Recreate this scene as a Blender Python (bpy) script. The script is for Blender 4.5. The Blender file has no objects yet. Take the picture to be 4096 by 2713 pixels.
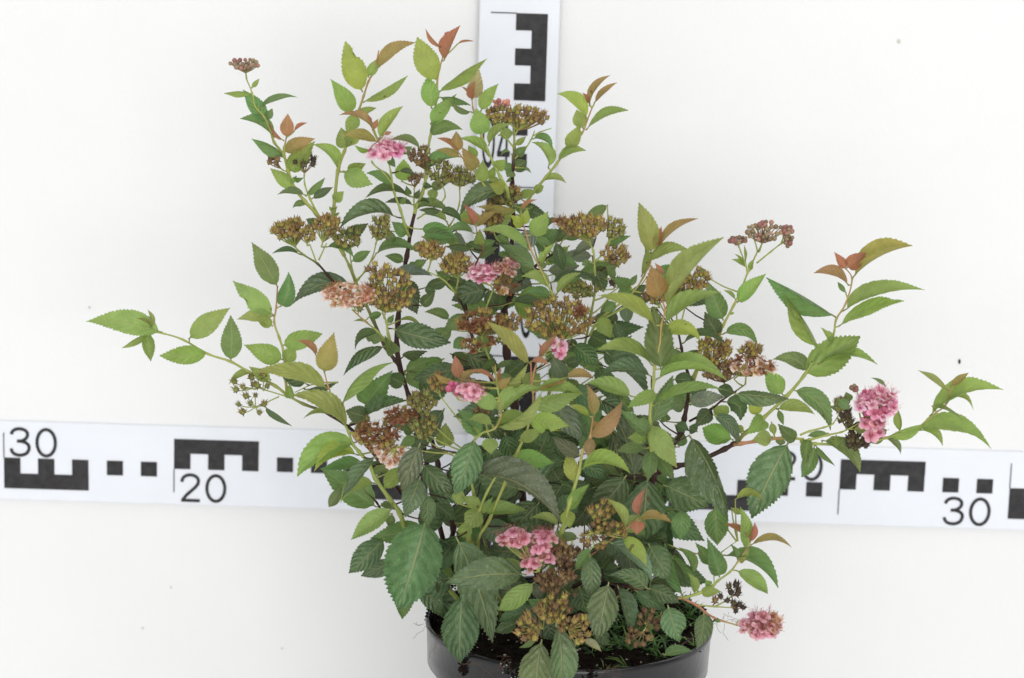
import bpy, math, random
from mathutils import Vector, Matrix, noise

random.seed(7)
scene = bpy.context.scene
col = scene.collection

# ================================================================ camera
PITCH, ROLL = math.radians(14.0), math.radians(1.75)
FPX = 12022.0                      # focal length in units of a 4096-wide picture
D_RULER, Y_WALL = 1.75, 0.20       # metres: lens to boards along the axis; wall behind the pot axis
Z_RIM = 0.165
FW = Vector((0, math.cos(PITCH), -math.sin(PITCH)))
UP0 = Vector((0, math.sin(PITCH), math.cos(PITCH)))
RT = Vector((1, 0, 0)) * math.cos(ROLL) + UP0 * math.sin(ROLL)
UP = UP0 * math.cos(ROLL) - Vector((1, 0, 0)) * math.sin(ROLL)

def ray(px, py):
    return FW + RT * ((px - 2048.0) / FPX) + UP * ((1356.5 - py) / FPX)

_d = ray(2276, 2483)
_cy = Y_WALL - D_RULER * math.cos(PITCH)
_t = -_cy / _d.y
CAM = Vector((-_t * _d.x, _cy, Z_RIM - _t * _d.z))

cam_data = bpy.data.cameras.new("camera")
cam = bpy.data.objects.new("camera", cam_data)
col.objects.link(cam)
cam.matrix_world = Matrix.Translation(CAM) @ Matrix((
    (RT.x, UP.x, -FW.x), (RT.y, UP.y, -FW.y), (RT.z, UP.z, -FW.z))).to_4x4()
cam_data.sensor_width = 36.0
cam_data.lens = 36.0 * FPX / 4096.0
cam_data.clip_start, cam_data.clip_end = 0.05, 60.0
cam_data.dof.use_dof = True
cam_data.dof.focus_distance = D_RULER - 0.20
cam_data.dof.aperture_fstop = 11.0
scene.camera = cam

# ================================================================ light
world = bpy.data.worlds.new("World")
scene.world = world
world.use_nodes = True
bg = world.node_tree.nodes["Background"]
bg.inputs[0].default_value = (0.99, 0.995, 1.0, 1)
bg.inputs[1].default_value = 0.41

def area(name, loc, target, sx, sy, power, color=(1, 1, 1)):
    d = bpy.data.lights.new(name, 'AREA')
    d.shape, d.size, d.size_y, d.energy, d.color = 'RECTANGLE', sx, sy, power, color
    o = bpy.data.objects.new(name, d)
    col.objects.link(o)
    o.location = loc
    o.rotation_euler = (Vector(target) - Vector(loc)).to_track_quat('-Z', 'Y').to_euler()
    return o

area("softbox_overhead", (0.1, -1.25, 2.1), (0.05, -0.35, 0.0), 3.0, 2.2, 28.0, (1.0, 1.0, 0.995))
area("front_fill", (0.2, -3.0, 0.55), (0.0, 0.2, 0.05), 2.6, 0.9, 48.0, (1.0, 1.0, 1.0))  # added low fill behind the camera, brightens the lower wall

scene.view_settings.view_transform = 'Standard'
scene.view_settings.look = 'None'
scene.view_settings.exposure = 0.0
scene.view_settings.gamma = 1.0
scene.view_settings.use_curve_mapping = False
scene.cycles.max_bounces = 8

# ================================================================ helpers
def at(px, py, z_cm):
    """point of the picture ray at a depth of z_cm in front of the stem base"""
    d = ray(px, py)
    t = (-z_cm / 100.0 - CAM.y) / d.y
    return CAM + d * t

def on_level(px, py, z):
    d = ray(px, py)
    return CAM + d * ((z - CAM.z) / d.z)

def on_wall(px, py, y):
    d = ray(px, py)
    return CAM + d * ((y - CAM.y) / d.y)

def px_size(p):
    return (p - CAM).dot(FW) / FPX

def lin(c):
    return tuple(((v / 255.0) / 12.92 if v <= 10 else ((v / 255.0 + 0.055) / 1.055) ** 2.4) for v in c)

def tag(o, label=None, cat=None, group=None, kind=None):
    if label: o['label'] = label
    if cat: o['category'] = cat
    if group: o['group'] = group
    if kind: o['kind'] = kind
    return o

class MB:
    """collects verts / faces / a colour per vertex / uv per vertex / material index per face"""
    def __init__(s):
        s.v, s.f, s.c, s.uv, s.m = [], [], [], [], []
    def add(s, verts, faces, color=(1, 1, 1), uvs=None, mi=0, colors=None):
        b = len(s.v)
        s.v += [tuple(p) for p in verts]
        s.f += [tuple(i + b for i in f) for f in faces]
        s.c += colors if colors else [color] * len(verts)
        s.uv += uvs if uvs else [(0.5, 0.5)] * len(verts)
        s.m += [mi] * len(faces)
    def merge(s, o, mat=None, tint=(1, 1, 1)):
        vs = [mat @ Vector(p) for p in o.v] if mat else o.v
        b = len(s.v)
        s.v += [tuple(p) for p in vs]
        s.f += [tuple(i + b for i in f) for f in o.f]
        s.c += [(c[0] * tint[0], c[1] * tint[1], c[2] * tint[2]) for c in o.c]
        s.uv += o.uv
        s.m += o.m
    def tube(s, pts, radii, colors, n=6, cap=True):
        pts = [Vector(p) for p in pts]
        vs, cs, fs = [], [], []
        prev = None
        for i, p in enumerate(pts):
            t = (pts[min(i + 1, len(pts) - 1)] - pts[max(i - 1, 0)])
            if t.length < 1e-9: t = Vector((0, 0, 1))
            t.normalize()
            a = prev if prev is not None else (Vector((0, 1, 0)) if abs(t.y) < .9 else Vector((1, 0, 0)))
            x = (a - t * a.dot(t)).normalized()
            prev = x
            y = t.cross(x)
            for k in range(n):
                an = 2 * math.pi * k / n
                vs.append(p + (x * math.cos(an) + y * math.sin(an)) * radii[i])
                cs.append(colors[i])
        for i in range(len(pts) - 1):
            for k in range(n):
                k2 = (k + 1) % n
                fs.append((i * n + k, i * n + k2, (i + 1) * n + k2, (i + 1) * n + k))
        if cap:
            fs.append(tuple(range(n - 1, -1, -1)))
            fs.append(tuple((len(pts) - 1) * n + k for k in range(n)))
        s.add(vs, fs, colors=cs)
    def mesh(s, name, mats, smooth=True):
        me = bpy.data.meshes.new(name)
        me.from_pydata(s.v, [], s.f)
        at_ = me.color_attributes.new("Col", 'FLOAT_COLOR', 'POINT')
        at_.data.foreach_set("color", [x for c in s.c for x in (c[0], c[1], c[2], 1.0)])
        uvl = me.uv_layers.new(name="UVMap")
        li = [0] * len(me.loops)
        me.loops.foreach_get("vertex_index", li)
        uvl.data.foreach_set("uv", [x for i in li for x in s.uv[i]])
        for m in mats: me.materials.append(m)
        me.polygons.foreach_set("material_index", s.m)
        me.polygons.foreach_set("use_smooth", [smooth] * len(me.polygons))
        me.update()
        return me
    def build(s, name, mats, parent=None, smooth=True):
        return link(name, s.mesh(name, mats if isinstance(mats, (list, tuple)) else [mats], smooth), parent)

def link(name, data, parent=None, mat=None):
    o = bpy.data.objects.new(name, data)
    col.objects.link(o)
    if parent is not None:
        o.parent = parent
        o.matrix_parent_inverse = Matrix.Identity(4)
    if mat is not None: o.matrix_local = mat
    return o

def box(mb, x0, x1, y0, y1, z0, z1, color=(1, 1, 1)):
    v = [(x, y, z) for z in (z0, z1) for y in (y0, y1) for x in (x0, x1)]
    mb.add(v, [(0, 2, 3, 1), (4, 5, 7, 6), (0, 1, 5, 4), (2, 6, 7, 3), (0, 4, 6, 2), (1, 3, 7, 5)], color)

# ================================================================ materials
def new_mat(name):
    m = bpy.data.materials.new(name)
    m.use_nodes = True
    nt = m.node_tree
    return m, nt, nt.nodes["Principled BSDF"]

def nd(nt, typ, **kw):
    n = nt.nodes.new(typ)
    for k, v in kw.items():
        setattr(n, k, v)
    return n

def mth(nt, op, a, b=None, c=None):
    n = nd(nt, "ShaderNodeMath", operation=op)
    for i, x in enumerate((a, b, c)):
        if x is None: continue
        if isinstance(x, (int, float)): n.inputs[i].default_value = x
        else: nt.links.new(x, n.inputs[i])
    return n.outputs[0]

def mixc(nt, fac, a, b, blend='MIX'):
    n = nd(nt, "ShaderNodeMix", data_type='RGBA', blend_type=blend)
    for sock, x in ((n.inputs[0], fac), (n.inputs[6], a), (n.inputs[7], b)):
        if isinstance(x, (int, float)): sock.default_value = x
        elif isinstance(x, tuple): sock.default_value = (*x, 1) if len(x) == 3 else x
        else: nt.links.new(x, sock)
    return n.outputs[2]

def noise_tex(nt, scale, detail=3, rough=.55, coord='Object', out='Fac', vec=None):
    n = nd(nt, "ShaderNodeTexNoise")
    n.inputs["Scale"].default_value = scale
    n.inputs["Detail"].default_value = detail
    n.inputs["Roughness"].default_value = rough
    if vec is None:
        tc = nd(nt, "ShaderNodeTexCoord")
        vec = tc.outputs[coord]
    nt.links.new(vec, n.inputs["Vector"])
    return n.outputs[out]

def ramp(nt, val, lo, hi, a=0.0, b=1.0):
    n = nd(nt, "ShaderNodeMapRange", clamp=True)
    nt.links.new(val, n.inputs[0])
    for i, x in enumerate((lo, hi, a, b)): n.inputs[i + 1].default_value = x
    return n.outputs[0]

def plain(name, rgb, rough=.6, spec=.3, nscale=60, namt=.15, bump=0.0, bscale=200):
    m, nt, p = new_mat(name)
    c = mixc(nt, 1.0, (*rgb, 1), (1, 1, 1, 1), 'MULTIPLY')
    f = ramp(nt, noise_tex(nt, nscale), .3, .7, 1 - namt, 1 + namt)
    g = nd(nt, "ShaderNodeCombineColor")
    for i in range(3): nt.links.new(f, g.inputs[i])
    c = mixc(nt, 1.0, (*rgb, 1), g.outputs[0], 'MULTIPLY')
    nt.links.new(c, p.inputs["Base Color"])
    p.inputs["Roughness"].default_value = rough
    p.inputs["Specular IOR Level"].default_value = spec
    if bump:
        b = nd(nt, "ShaderNodeBump")
        b.inputs["Strength"].default_value = bump
        b.inputs["Distance"].default_value = .002
        nt.links.new(noise_tex(nt, bscale), b.inputs["Height"])
        nt.links.new(b.outputs[0], p.inputs["Normal"])
    return m

def tissue(name, rough, spec, trans, veins=False, vary=.14, thru=(1.1, 1.12, .85), bump=.2, veinamt=1.0, ovar=0.0):
    """plant tissue: colour from the 'Col' attribute, a little light passing through"""
    m, nt, p = new_mat(name)
    L = nt.links
    att = nd(nt, "ShaderNodeAttribute", attribute_name="Col")
    oi = nd(nt, "ShaderNodeObjectInfo")
    tc = nd(nt, "ShaderNodeTexCoord")
    base = att.outputs["Color"]
    hsv = nd(nt, "ShaderNodeHueSaturation")
    L.new(base, hsv.inputs["Color"])
    L.new(ramp(nt, oi.outputs["Random"], 0, 1, .485, .515), hsv.inputs["Hue"])
    blot = ramp(nt, noise_tex(nt, 130, 4, .6), .3, .7, 1 - vary, 1 + vary)
    if ovar: blot = mth(nt, 'MULTIPLY', blot, ramp(nt, oi.outputs["Random"], 0, 1, 1 - ovar, 1 + ovar))
    L.new(blot, hsv.inputs["Value"])
    c = hsv.outputs[0]
    height = noise_tex(nt, 900, 2)
    if veins:
        sep = nd(nt, "ShaderNodeSeparateXYZ")
        L.new(tc.outputs["UV"], sep.inputs[0])
        wob = mth(nt, 'MULTIPLY', mth(nt, 'SUBTRACT', noise_tex(nt, 160, 2), .5), .7)
        s = mth(nt, 'ABSOLUTE', mth(nt, 'MULTIPLY_ADD', sep.outputs[1], 2.0, -1.0))
        t = sep.outputs[0]
        side = mth(nt, 'MULTIPLY', mth(nt, 'GREATER_THAN', sep.outputs[1], .5), .42)
        ph = mth(nt, 'ADD', mth(nt, 'SUBTRACT', mth(nt, 'MULTIPLY', t, ramp(nt, oi.outputs['Random'], 0, 1, 5.2, 7.8)), mth(nt, 'MULTIPLY', mth(nt, 'POWER', s, 1.15), 1.9)), mth(nt, 'ADD', wob, side))
        fr = mth(nt, 'ABSOLUTE', mth(nt, 'SUBTRACT', mth(nt, 'FRACT', ph), .5))      # .5 on a vein, 0 between
        lat = ramp(nt, fr, .42, .49)
        lat = mth(nt, 'MULTIPLY', lat, ramp(nt, s, .45, 1.0, 1.0, .1))
        mid = ramp(nt, s, .07, .02)
        vein = mth(nt, 'MAXIMUM', mth(nt, 'MULTIPLY', lat, .34), mid)
        pale = mixc(nt, .62, c, (.42, .43, .19, 1))
        c = mixc(nt, mth(nt, 'MULTIPLY', vein, .75 * veinamt), c, pale)
        # fine network between the veins
        vo = nd(nt, "ShaderNodeTexVoronoi", feature='DISTANCE_TO_EDGE')
        vo.inputs["Scale"].default_value = 420
        L.new(tc.outputs["Object"], vo.inputs["Vector"])
        net = ramp(nt, vo.outputs["Distance"], 0, .12)
        height = mth(nt, 'ADD', mth(nt, 'MULTIPLY', fr, -2.4), mth(nt, 'MULTIPLY', net, .35))
        height = mth(nt, 'ADD', height, mth(nt, 'MULTIPLY', mid, -1.2))
        # brown spots and pale chalky residue
        sp = ramp(nt, noise_tex(nt, 210, 1), .76, .79)
        c = mixc(nt, mth(nt, 'MULTIPLY', sp, .7), c, (.13, .06, .025, 1))
        ch = ramp(nt, noise_tex(nt, 520, 3, .7), .63, .74)
        c = mixc(nt, mth(nt, 'MULTIPLY', ch, .22), c, (.55, .6, .52, 1))
    L.new(c, p.inputs["Base Color"])
    p.inputs["Roughness"].default_value = rough
    p.inputs["Specular IOR Level"].default_value = spec
    b = nd(nt, "ShaderNodeBump")
    b.inputs["Strength"].default_value = bump
    b.inputs["Distance"].default_value = .0008
    L.new(height, b.inputs["Height"])
    L.new(b.outputs[0], p.inputs["Normal"])
    if trans > 0:
        tr = nd(nt, "ShaderNodeBsdfTranslucent")
        warm = mixc(nt, 1.0, c, (*thru, 1), 'MULTIPLY')
        L.new(warm, tr.inputs["Color"])
        mx = nd(nt, "ShaderNodeMixShader")
        mx.inputs[0].default_value = trans
        L.new(p.outputs[0], mx.inputs[1])
        L.new(tr.outputs[0], mx.inputs[2])
        L.new(mx.outputs[0], nt.nodes["Material Output"].inputs["Surface"])
    return m

M_LEAF = tissue("leaf_mature", .40, .55, .18, veins=True, bump=.6, vary=.2, ovar=.1)
M_YOUNG = tissue("leaf_young", .48, .45, .42, veins=True, bump=.4, veinamt=.75, ovar=.08)
M_STEM = tissue("stem_bark", .6, .3, 0)
M_PETAL = tissue("petal", .6, .2, .5, vary=.08, thru=(1.05, 1, 1))
M_FRUIT = tissue("capsule", .6, .3, .1, vary=.22, ovar=.28)
M_WALL = plain("white_wall_paint", (.81, .81, .805), .85, .15, 5, .022, .12, 500)
M_FLOOR = plain("white_floor_sheet", (.88, .88, .875), .8, .15, 3, .012, .05, 700)
M_BOARD = plain("board_white_print", (.78, .80, .85), .5, .3, 35, .02)
M_BLACK = plain("board_black_print", (.026, .024, .026), .5, .3, 220, .45)
M_POT = plain("black_plastic", (.009, .009, .011), .24, .5, 90, .4, .12, 120)
M_SOIL = plain("potting_soil", (.014, .0095, .007), .95, .1, 300, .5, .8, 900)
M_PERLITE = plain("perlite", (.5, .46, .4), .9, .1, 300, .2)
M_ROOT = plain("root_fibre", (.12, .07, .045), .8, .2, 200, .3)
M_STAIN = plain("pale_stain", (.62, .59, .54), .8, .2)
M_SPECK = plain("dark_speck", (.05, .035, .03), .8, .2)
# ---------------------------------------------------------------- plant survey
# Each sheet: origin x, origin y and scale of a survey grid on the picture plane (4096 wide),
# every entry then carries its own depth (cm towards the camera from the stem base).
SHEETS = {
 'A': (300, 80, .5102), 'B': (1000, 80, .5102), 'C': (1700, 80, .5102), 'D': (2400, 680, .5102),
 'E': (3000, 800, .6378), 'F': (300, 880, .5102), 'G': (1000, 800, .5102), 'H': (1700, 800, .5102),
 'I': (1150, 1500, .5102), 'J': (1800, 1500, .5102), 'K': (2400, 1400, .5102), 'L': (1600, 2100, .3909),
 'M': (2200, 2100, .3909), 'N': (2500, 1900, .4464), 'P': (3200, 1400, .3826),
}
# stems: sheet, radius at tip, radius at root, colour tip, colour root ; points tip -> root  x y z
STEMS = """
B .5 1.5 s s ; -27 465 -2 / 20 580 -2 / 40 680 -2 / 110 760 -2 / 160 870 -2 / 190 960 -2 / 265 1060 -2 / 300 1190 -2 / 350 1320 -2 / 430 1420 -2 / 520 1520 -2 / 640 1680 -1.8 / 740 1851 -1.6
G .9 2.2 s b ; 740 440 -1.6 / 780 520 -1.6 / 830 650 -1.5 / 900 800 -1.4 / 960 930 -1.3 / 1060 1150 -1.2 / 1140 1260 -1.1 / 1180 1330 -1 / 1250 1550 -.8 / 1330 1750 -.6 / 1400 2150 -.2 / 1460 2450 0 / 1600 2900 0 / 1900 3330 0
B .4 1.4 r s ; 285 920 -1.8 / 270 1000 -1.9 / 265 1060 -2
B .5 1.6 r s ; 1010 240 -3 / 975 400 -3 / 930 480 -3 / 890 600 -3 / 850 720 -3 / 770 950 -3 / 740 1030 -3 / 690 1180 -3 / 665 1400 -3 / 655 1500 -2.8 / 650 1640 -2.4 / 740 1851 -1.7
B .5 1.2 s s ; 1080 1080 -1 / 1105 1200 -1 / 1130 1350 -1.2 / 1180 1490 -1.4 / 1215 1611 -1.6 / 1250 1700 -1.9
B .4 .8 r s ; 1005 950 -1.2 / 945 1010 -1.3 / 960 1120 -1.3 / 1050 1200 -1.2 / 1120 1290 -1.2
C .5 1.4 r s ; 140 290 -2 / 115 380 -2 / 95 500 -2 / 95 600 -2 / 60 800 -2 / 40 920 -2 / 20 1030 -2 / 3 1150 -2 / 8 1230 -2 / -22 1360 -2 / -62 1450 -2 / -82 1520 -2
G 1.3 2.1 b b ; 1290 110 -2 / 1260 240 -2 / 1230 440 -2 / 1190 640 -2 / 1160 950 -1.8 / 1150 1150 -1.6 / 1180 1330 -1
C .4 1.5 r s ; 370 615 0 / 375 690 0 / 405 780 0 / 445 920 0 / 490 1020 0 / 540 1130 0 / 590 1230 0 / 640 1320 0 / 660 1420 -.5 / 680 1500 -1.5
C .4 .9 r s ; 265 1040 .4 / 330 1130 .3 / 400 1200 .2 / 460 1290 0 / 540 1380 -.5 / 660 1460 -1.4
C .8 1.5 s b ; 700 850 -1 / 700 1000 -1 / 690 1150 -1 / 685 1280 -1.3 / 680 1450 -1.8
C .4 .8 s s ; 590 870 -.6 / 640 930 -.8 / 695 1000 -1
C .4 .8 s s ; 860 870 -.6 / 830 940 -.8 / 780 1020 -.9 / 700 1090 -1
C .4 .6 s s ; 990 850 -.5 / 900 880 -.6 / 850 910 -.7
C .5 1.5 r s ; 1310 690 -3 / 1270 790 -3 / 1230 890 -3 / 1110 1020 -3 / 1030 1130 -3 / 950 1230 -3 / 850 1350 -3 / 800 1430 -3 / 740 1560 -2.6 / 690 1660 -2.2
H 1.5 3.2 b b ; 690 60 -1.9 / 692 150 -2 / 680 400 -2 / 690 700 -2 / 650 790 -1.8 / 620 890 -1.6 / 640 1200 -1 / 700 1600 -.5 / 740 2000 0 / 800 2600 0 / 1000 3330 0
H .4 1.3 r b ; 400 200 1 / 420 330 .8 / 460 370 .5 / 400 500 0 / 370 570 -.4 / 330 690 -.8 / 320 860 -1 / 380 1100 -1 / 560 1500 -.8 / 700 1800 -.3
H .5 1.3 r s ; 770 190 3 / 830 390 3 / 900 530 3 / 960 660 2.8 / 1000 750 2.5 / 1040 960 1.5 / 1020 1300 .5 / 900 1800 0
H .6 1 s s ; 1280 330 1 / 1320 400 1 / 1330 540 1 / 1335 700 .8 / 1300 900 .5 / 1240 1200 .2
H .4 .7 s s ; 1450 330 1 / 1400 420 1 / 1330 480 1
H .8 1.2 b b ; 1010 420 .5 / 850 530 -.5 / 700 690 -1.8
H .6 1.2 s b ; 260 630 .3 / 245 740 .2 / 310 850 -.4 / 320 900 -1
H .4 .9 s s ; 20 560 .5 / 150 630 .4 / 245 740 .2
H .6 1 s s ; 540 690 1.5 / 500 790 1.5 / 470 880 1.5 / 460 960 1.6 / 440 1040 2 / 470 1160 2 / 540 1330 2 / 600 1500 1.5 / 680 1800 .5
H .5 1 s s ; 1310 990 2.5 / 1420 920 1.8 / 1568 840 1.8
H .5 1.3 r s ; 830 1270 6 / 835 1450 6 / 850 1560 6 / 828 1672 6 / 796 1822 6 / 726 1972 6 / 626 2222 5.5 / 510 2500 4.5 / 420 2760 3.5 / 700 3330 1
H .4 .8 r r ; 890 1230 5.6 / 860 1330 5.8 / 840 1420 6
D .5 1.6 r s ; 480 1010 6 / 510 1100 6 / 480 1220 6 / 470 1360 6 / 430 1530 6 / 420 1661 6 / 400 1811 6 / 390 1961 5.8 / 390 2091 5.6 / 410 2250 5 / 430 2361 4.2
D .4 1.2 r s ; 430 640 2 / 340 840 2 / 230 990 2 / 0 1170 1.5 / -80 1300 1.2
D .6 1.4 s s ; 1235 640 0 / 1160 800 0 / 1110 930 0 / 1050 1060 0 / 970 1210 0 / 930 1310 0 / 900 1350 0 / 820 1450 .2 / 720 1650 .4 / 690 1800 .5
D .4 .7 s s ; 1080 575 .2 / 1100 630 .1 / 1140 740 0 / 1155 800 0
D .4 .7 s s ; 1440 560 .3 / 1340 640 .2 / 1230 730 0
D .3 .6 s s ; 1180 490 .1 / 1215 560 0 / 1235 640 0
D .3 .6 s s ; 1300 520 .1 / 1265 590 0 / 1235 650 0
D .8 1.4 b b ; 615 1280 1 / 640 1400 1 / 655 1490 .8 / 690 1611 .6 / 690 1801 .6
K 1.6 2.6 b b ; 690 390 .6 / 660 540 .8 / 640 640 1 / 560 760 1.5 / 480 860 2 / 420 1000 2 / 340 1300 1.5 / 200 1700 .5 / 0 2230 0
K .5 1 s b ; 1140 270 1 / 1040 340 1 / 950 400 1 / 870 465 1 / 700 560 .8
K .4 .8 s s ; 770 160 1 / 740 240 .9 / 690 330 .7
E .4 1.5 r s ; 600 430 1 / 640 500 1 / 600 650 1 / 540 750 1 / 520 850 1 / 430 960 1 / 340 1100 1 / 230 1230 1 / 80 1370 1 / 0 1440 1
K 1.3 2.2 s b ; 1254 560 1 / 1140 650 1.2 / 1085 710 1.4 / 1040 740 1.6 / 980 775 1.6 / 750 880 1.8 / 600 910 1.9 / 450 960 2
K 1 1.5 s r ; 1600 700 2 / 1440 690 2 / 1300 705 2 / 1100 735 1.8 / 1040 745 1.6
P .4 .9 s s ; 415 655 1.7 / 345 770 1.8 / 250 810 1.9 / 100 850 2 / 0 890 2
P .4 1 s s ; 640 750 2.4 / 540 810 2.3 / 430 860 2.2 / 290 890 2.1 / 120 935 2 / 0 955 2
P .4 1.1 r s ; 1580 380 2.6 / 1560 430 2.6 / 1520 580 2.6 / 1430 650 2.6 / 1340 720 2.5 / 1200 840 2.4 / 1040 880 2.4 / 900 920 2.3 / 700 970 2.2 / 330 985 2 / 160 980 2 / 0 960 2
N .4 1.2 r s ; 1110 640 4.5 / 1060 710 4.5 / 1010 780 4.6 / 940 870 4.7 / 830 950 4.8 / 790 990 4.9 / 660 1060 5 / 511 1104 5
M .9 1.8 r b ; 1350 750 5 / 1120 740 5 / 1000 680 5 / 830 635 4.8 / 555 560 4 / 400 560 3 / 200 680 1.5 / 180 900 0
N .5 1 s r ; 1060 1362 5 / 1000 1345 5 / 880 1310 5 / 800 1280 5 / 720 1230 5 / 650 1170 5 / 511 1104 5
N .4 .7 s s ; 960 1190 5 / 800 1180 5 / 650 1165 5
N .4 .7 s s ; 960 1080 5 / 900 1130 5 / 810 1178 5
N .5 .9 r s ; 660 710 2 / 520 680 2 / 415 640 2 / 200 560 1.5
N .3 .5 s s ; 1010 590 3.9 / 950 630 3.9 / 870 690 3.8 / 800 760 4.2 / 800 980 4.9
I .6 2 s s ; 330 120 3 / 380 250 3 / 440 370 3 / 480 450 3 / 510 540 3 / 560 600 3 / 640 700 3 / 690 810 3 / 800 970 3 / 880 1080 2.8 / 1000 1350 2 / 1500 1950 0
G .4 .8 r r ; 585 1350 3 / 605 1440 3 / 625 1490 3
I .4 1 s b ; 590 780 2 / 600 900 2 / 700 1000 2 / 800 1180 1.5 / 1000 1400 1
J .5 1.3 r s ; 385 180 8 / 400 320 8 / 350 420 7.8 / 230 470 7.4 / 150 620 6.5 / 200 1000 4 / 400 1800 0
J .4 .7 r s ; 355 -80 7 / 362 20 7.4 / 385 180 8
J .6 2 r s ; 1120 330 7 / 1100 480 7 / 1040 600 7 / 1010 760 7 / 940 1000 6.8 / 880 1220 6.5 / 800 1500 4.5 / 700 1900 1
J .5 2 s s ; 430 680 5.2 / 290 920 5 / 220 1100 4.8 / 150 1300 4.4 / 400 1900 .5
J .3 .7 r r ; 1480 1120 7.6 / 1390 1200 7.4 / 1250 1300 6.5 / 1000 1500 4
F .5 1.2 s s ; 600 880 1 / 690 890 1 / 850 940 1 / 1040 1050 1 / 1220 1110 1 / 1360 1190 1 / 1568 1300 1 / 1660 1373 1
G .9 1.5 s b ; 290 1530 1 / 420 1600 1.1 / 640 1690 1.5 / 900 1900 1.2 / 1180 2300 .5
G .5 1.2 r s ; 215 680 1 / 205 850 1 / 190 960 1 / 230 1080 1 / 265 1200 1 / 280 1400 1 / 290 1530 1
F .3 .6 s s ; 1400 1310 1.3 / 1480 1330 1.2 / 1660 1385 1.1
F .3 .6 s s ; 1400 1470 1.3 / 1480 1440 1.2 / 1600 1385 1.1
G .3 .7 s s ; 350 1510 1 / 510 1440 1 / 690 1430 1.6
G .5 1.3 s b ; 310 330 -.8 / 420 430 -1 / 530 500 -1.1 / 610 590 -1.2 / 680 660 -1.3 / 850 760 -1.4
G .4 .7 s s ; 470 350 -.8 / 520 490 -1.1
G .4 .7 s s ; 600 340 -.8 / 540 470 -1.1
G .4 .9 s s ; 990 330 -.5 / 960 450 -.7 / 900 560 -1 / 850 620 -1.3 / 832 655 -1.5
G .4 .7 s s ; 780 380 -1 / 800 540 -1.3 / 840 640 -1.4
G .6 1.2 s s ; 1040 890 2 / 1070 960 1.9 / 1085 1060 1.6 / 1130 1190 .2
G .5 1 r s ; 800 860 2.4 / 900 950 2 / 1000 1030 1.6 / 1040 1080 1.2 / 1130 1200 0
I 1.6 2.2 b b ; 1130 500 .5 / 1180 700 .5 / 1200 990 .5 / 1250 1070 .5 / 1300 1200 .5 / 1280 1360 .4 / 1350 1600 0 / 1800 1950 0
B .4 .7 s s ; 1480 1240 -1.5 / 1530 1390 -1.6 / 1400 1500 -1.8 / 1310 1560 -1.9
B .4 .7 s s ; 1640 1300 -1.5 / 1640 1450 -1.5 / 1560 1620 -1.6 / 1400 1750 -1.8
B .4 .7 s s ; 1290 1300 -1.6 / 1285 1420 -1.8 / 1290 1500 -2
B .4 .9 s s ; 425 1200 -1.7 / 430 1290 -1.8 / 470 1400 -1.9 / 530 1520 -2
H .4 .9 s s ; 520 200 .4 / 560 300 0 / 640 400 -1 / 680 470 -1.9
"""
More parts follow.
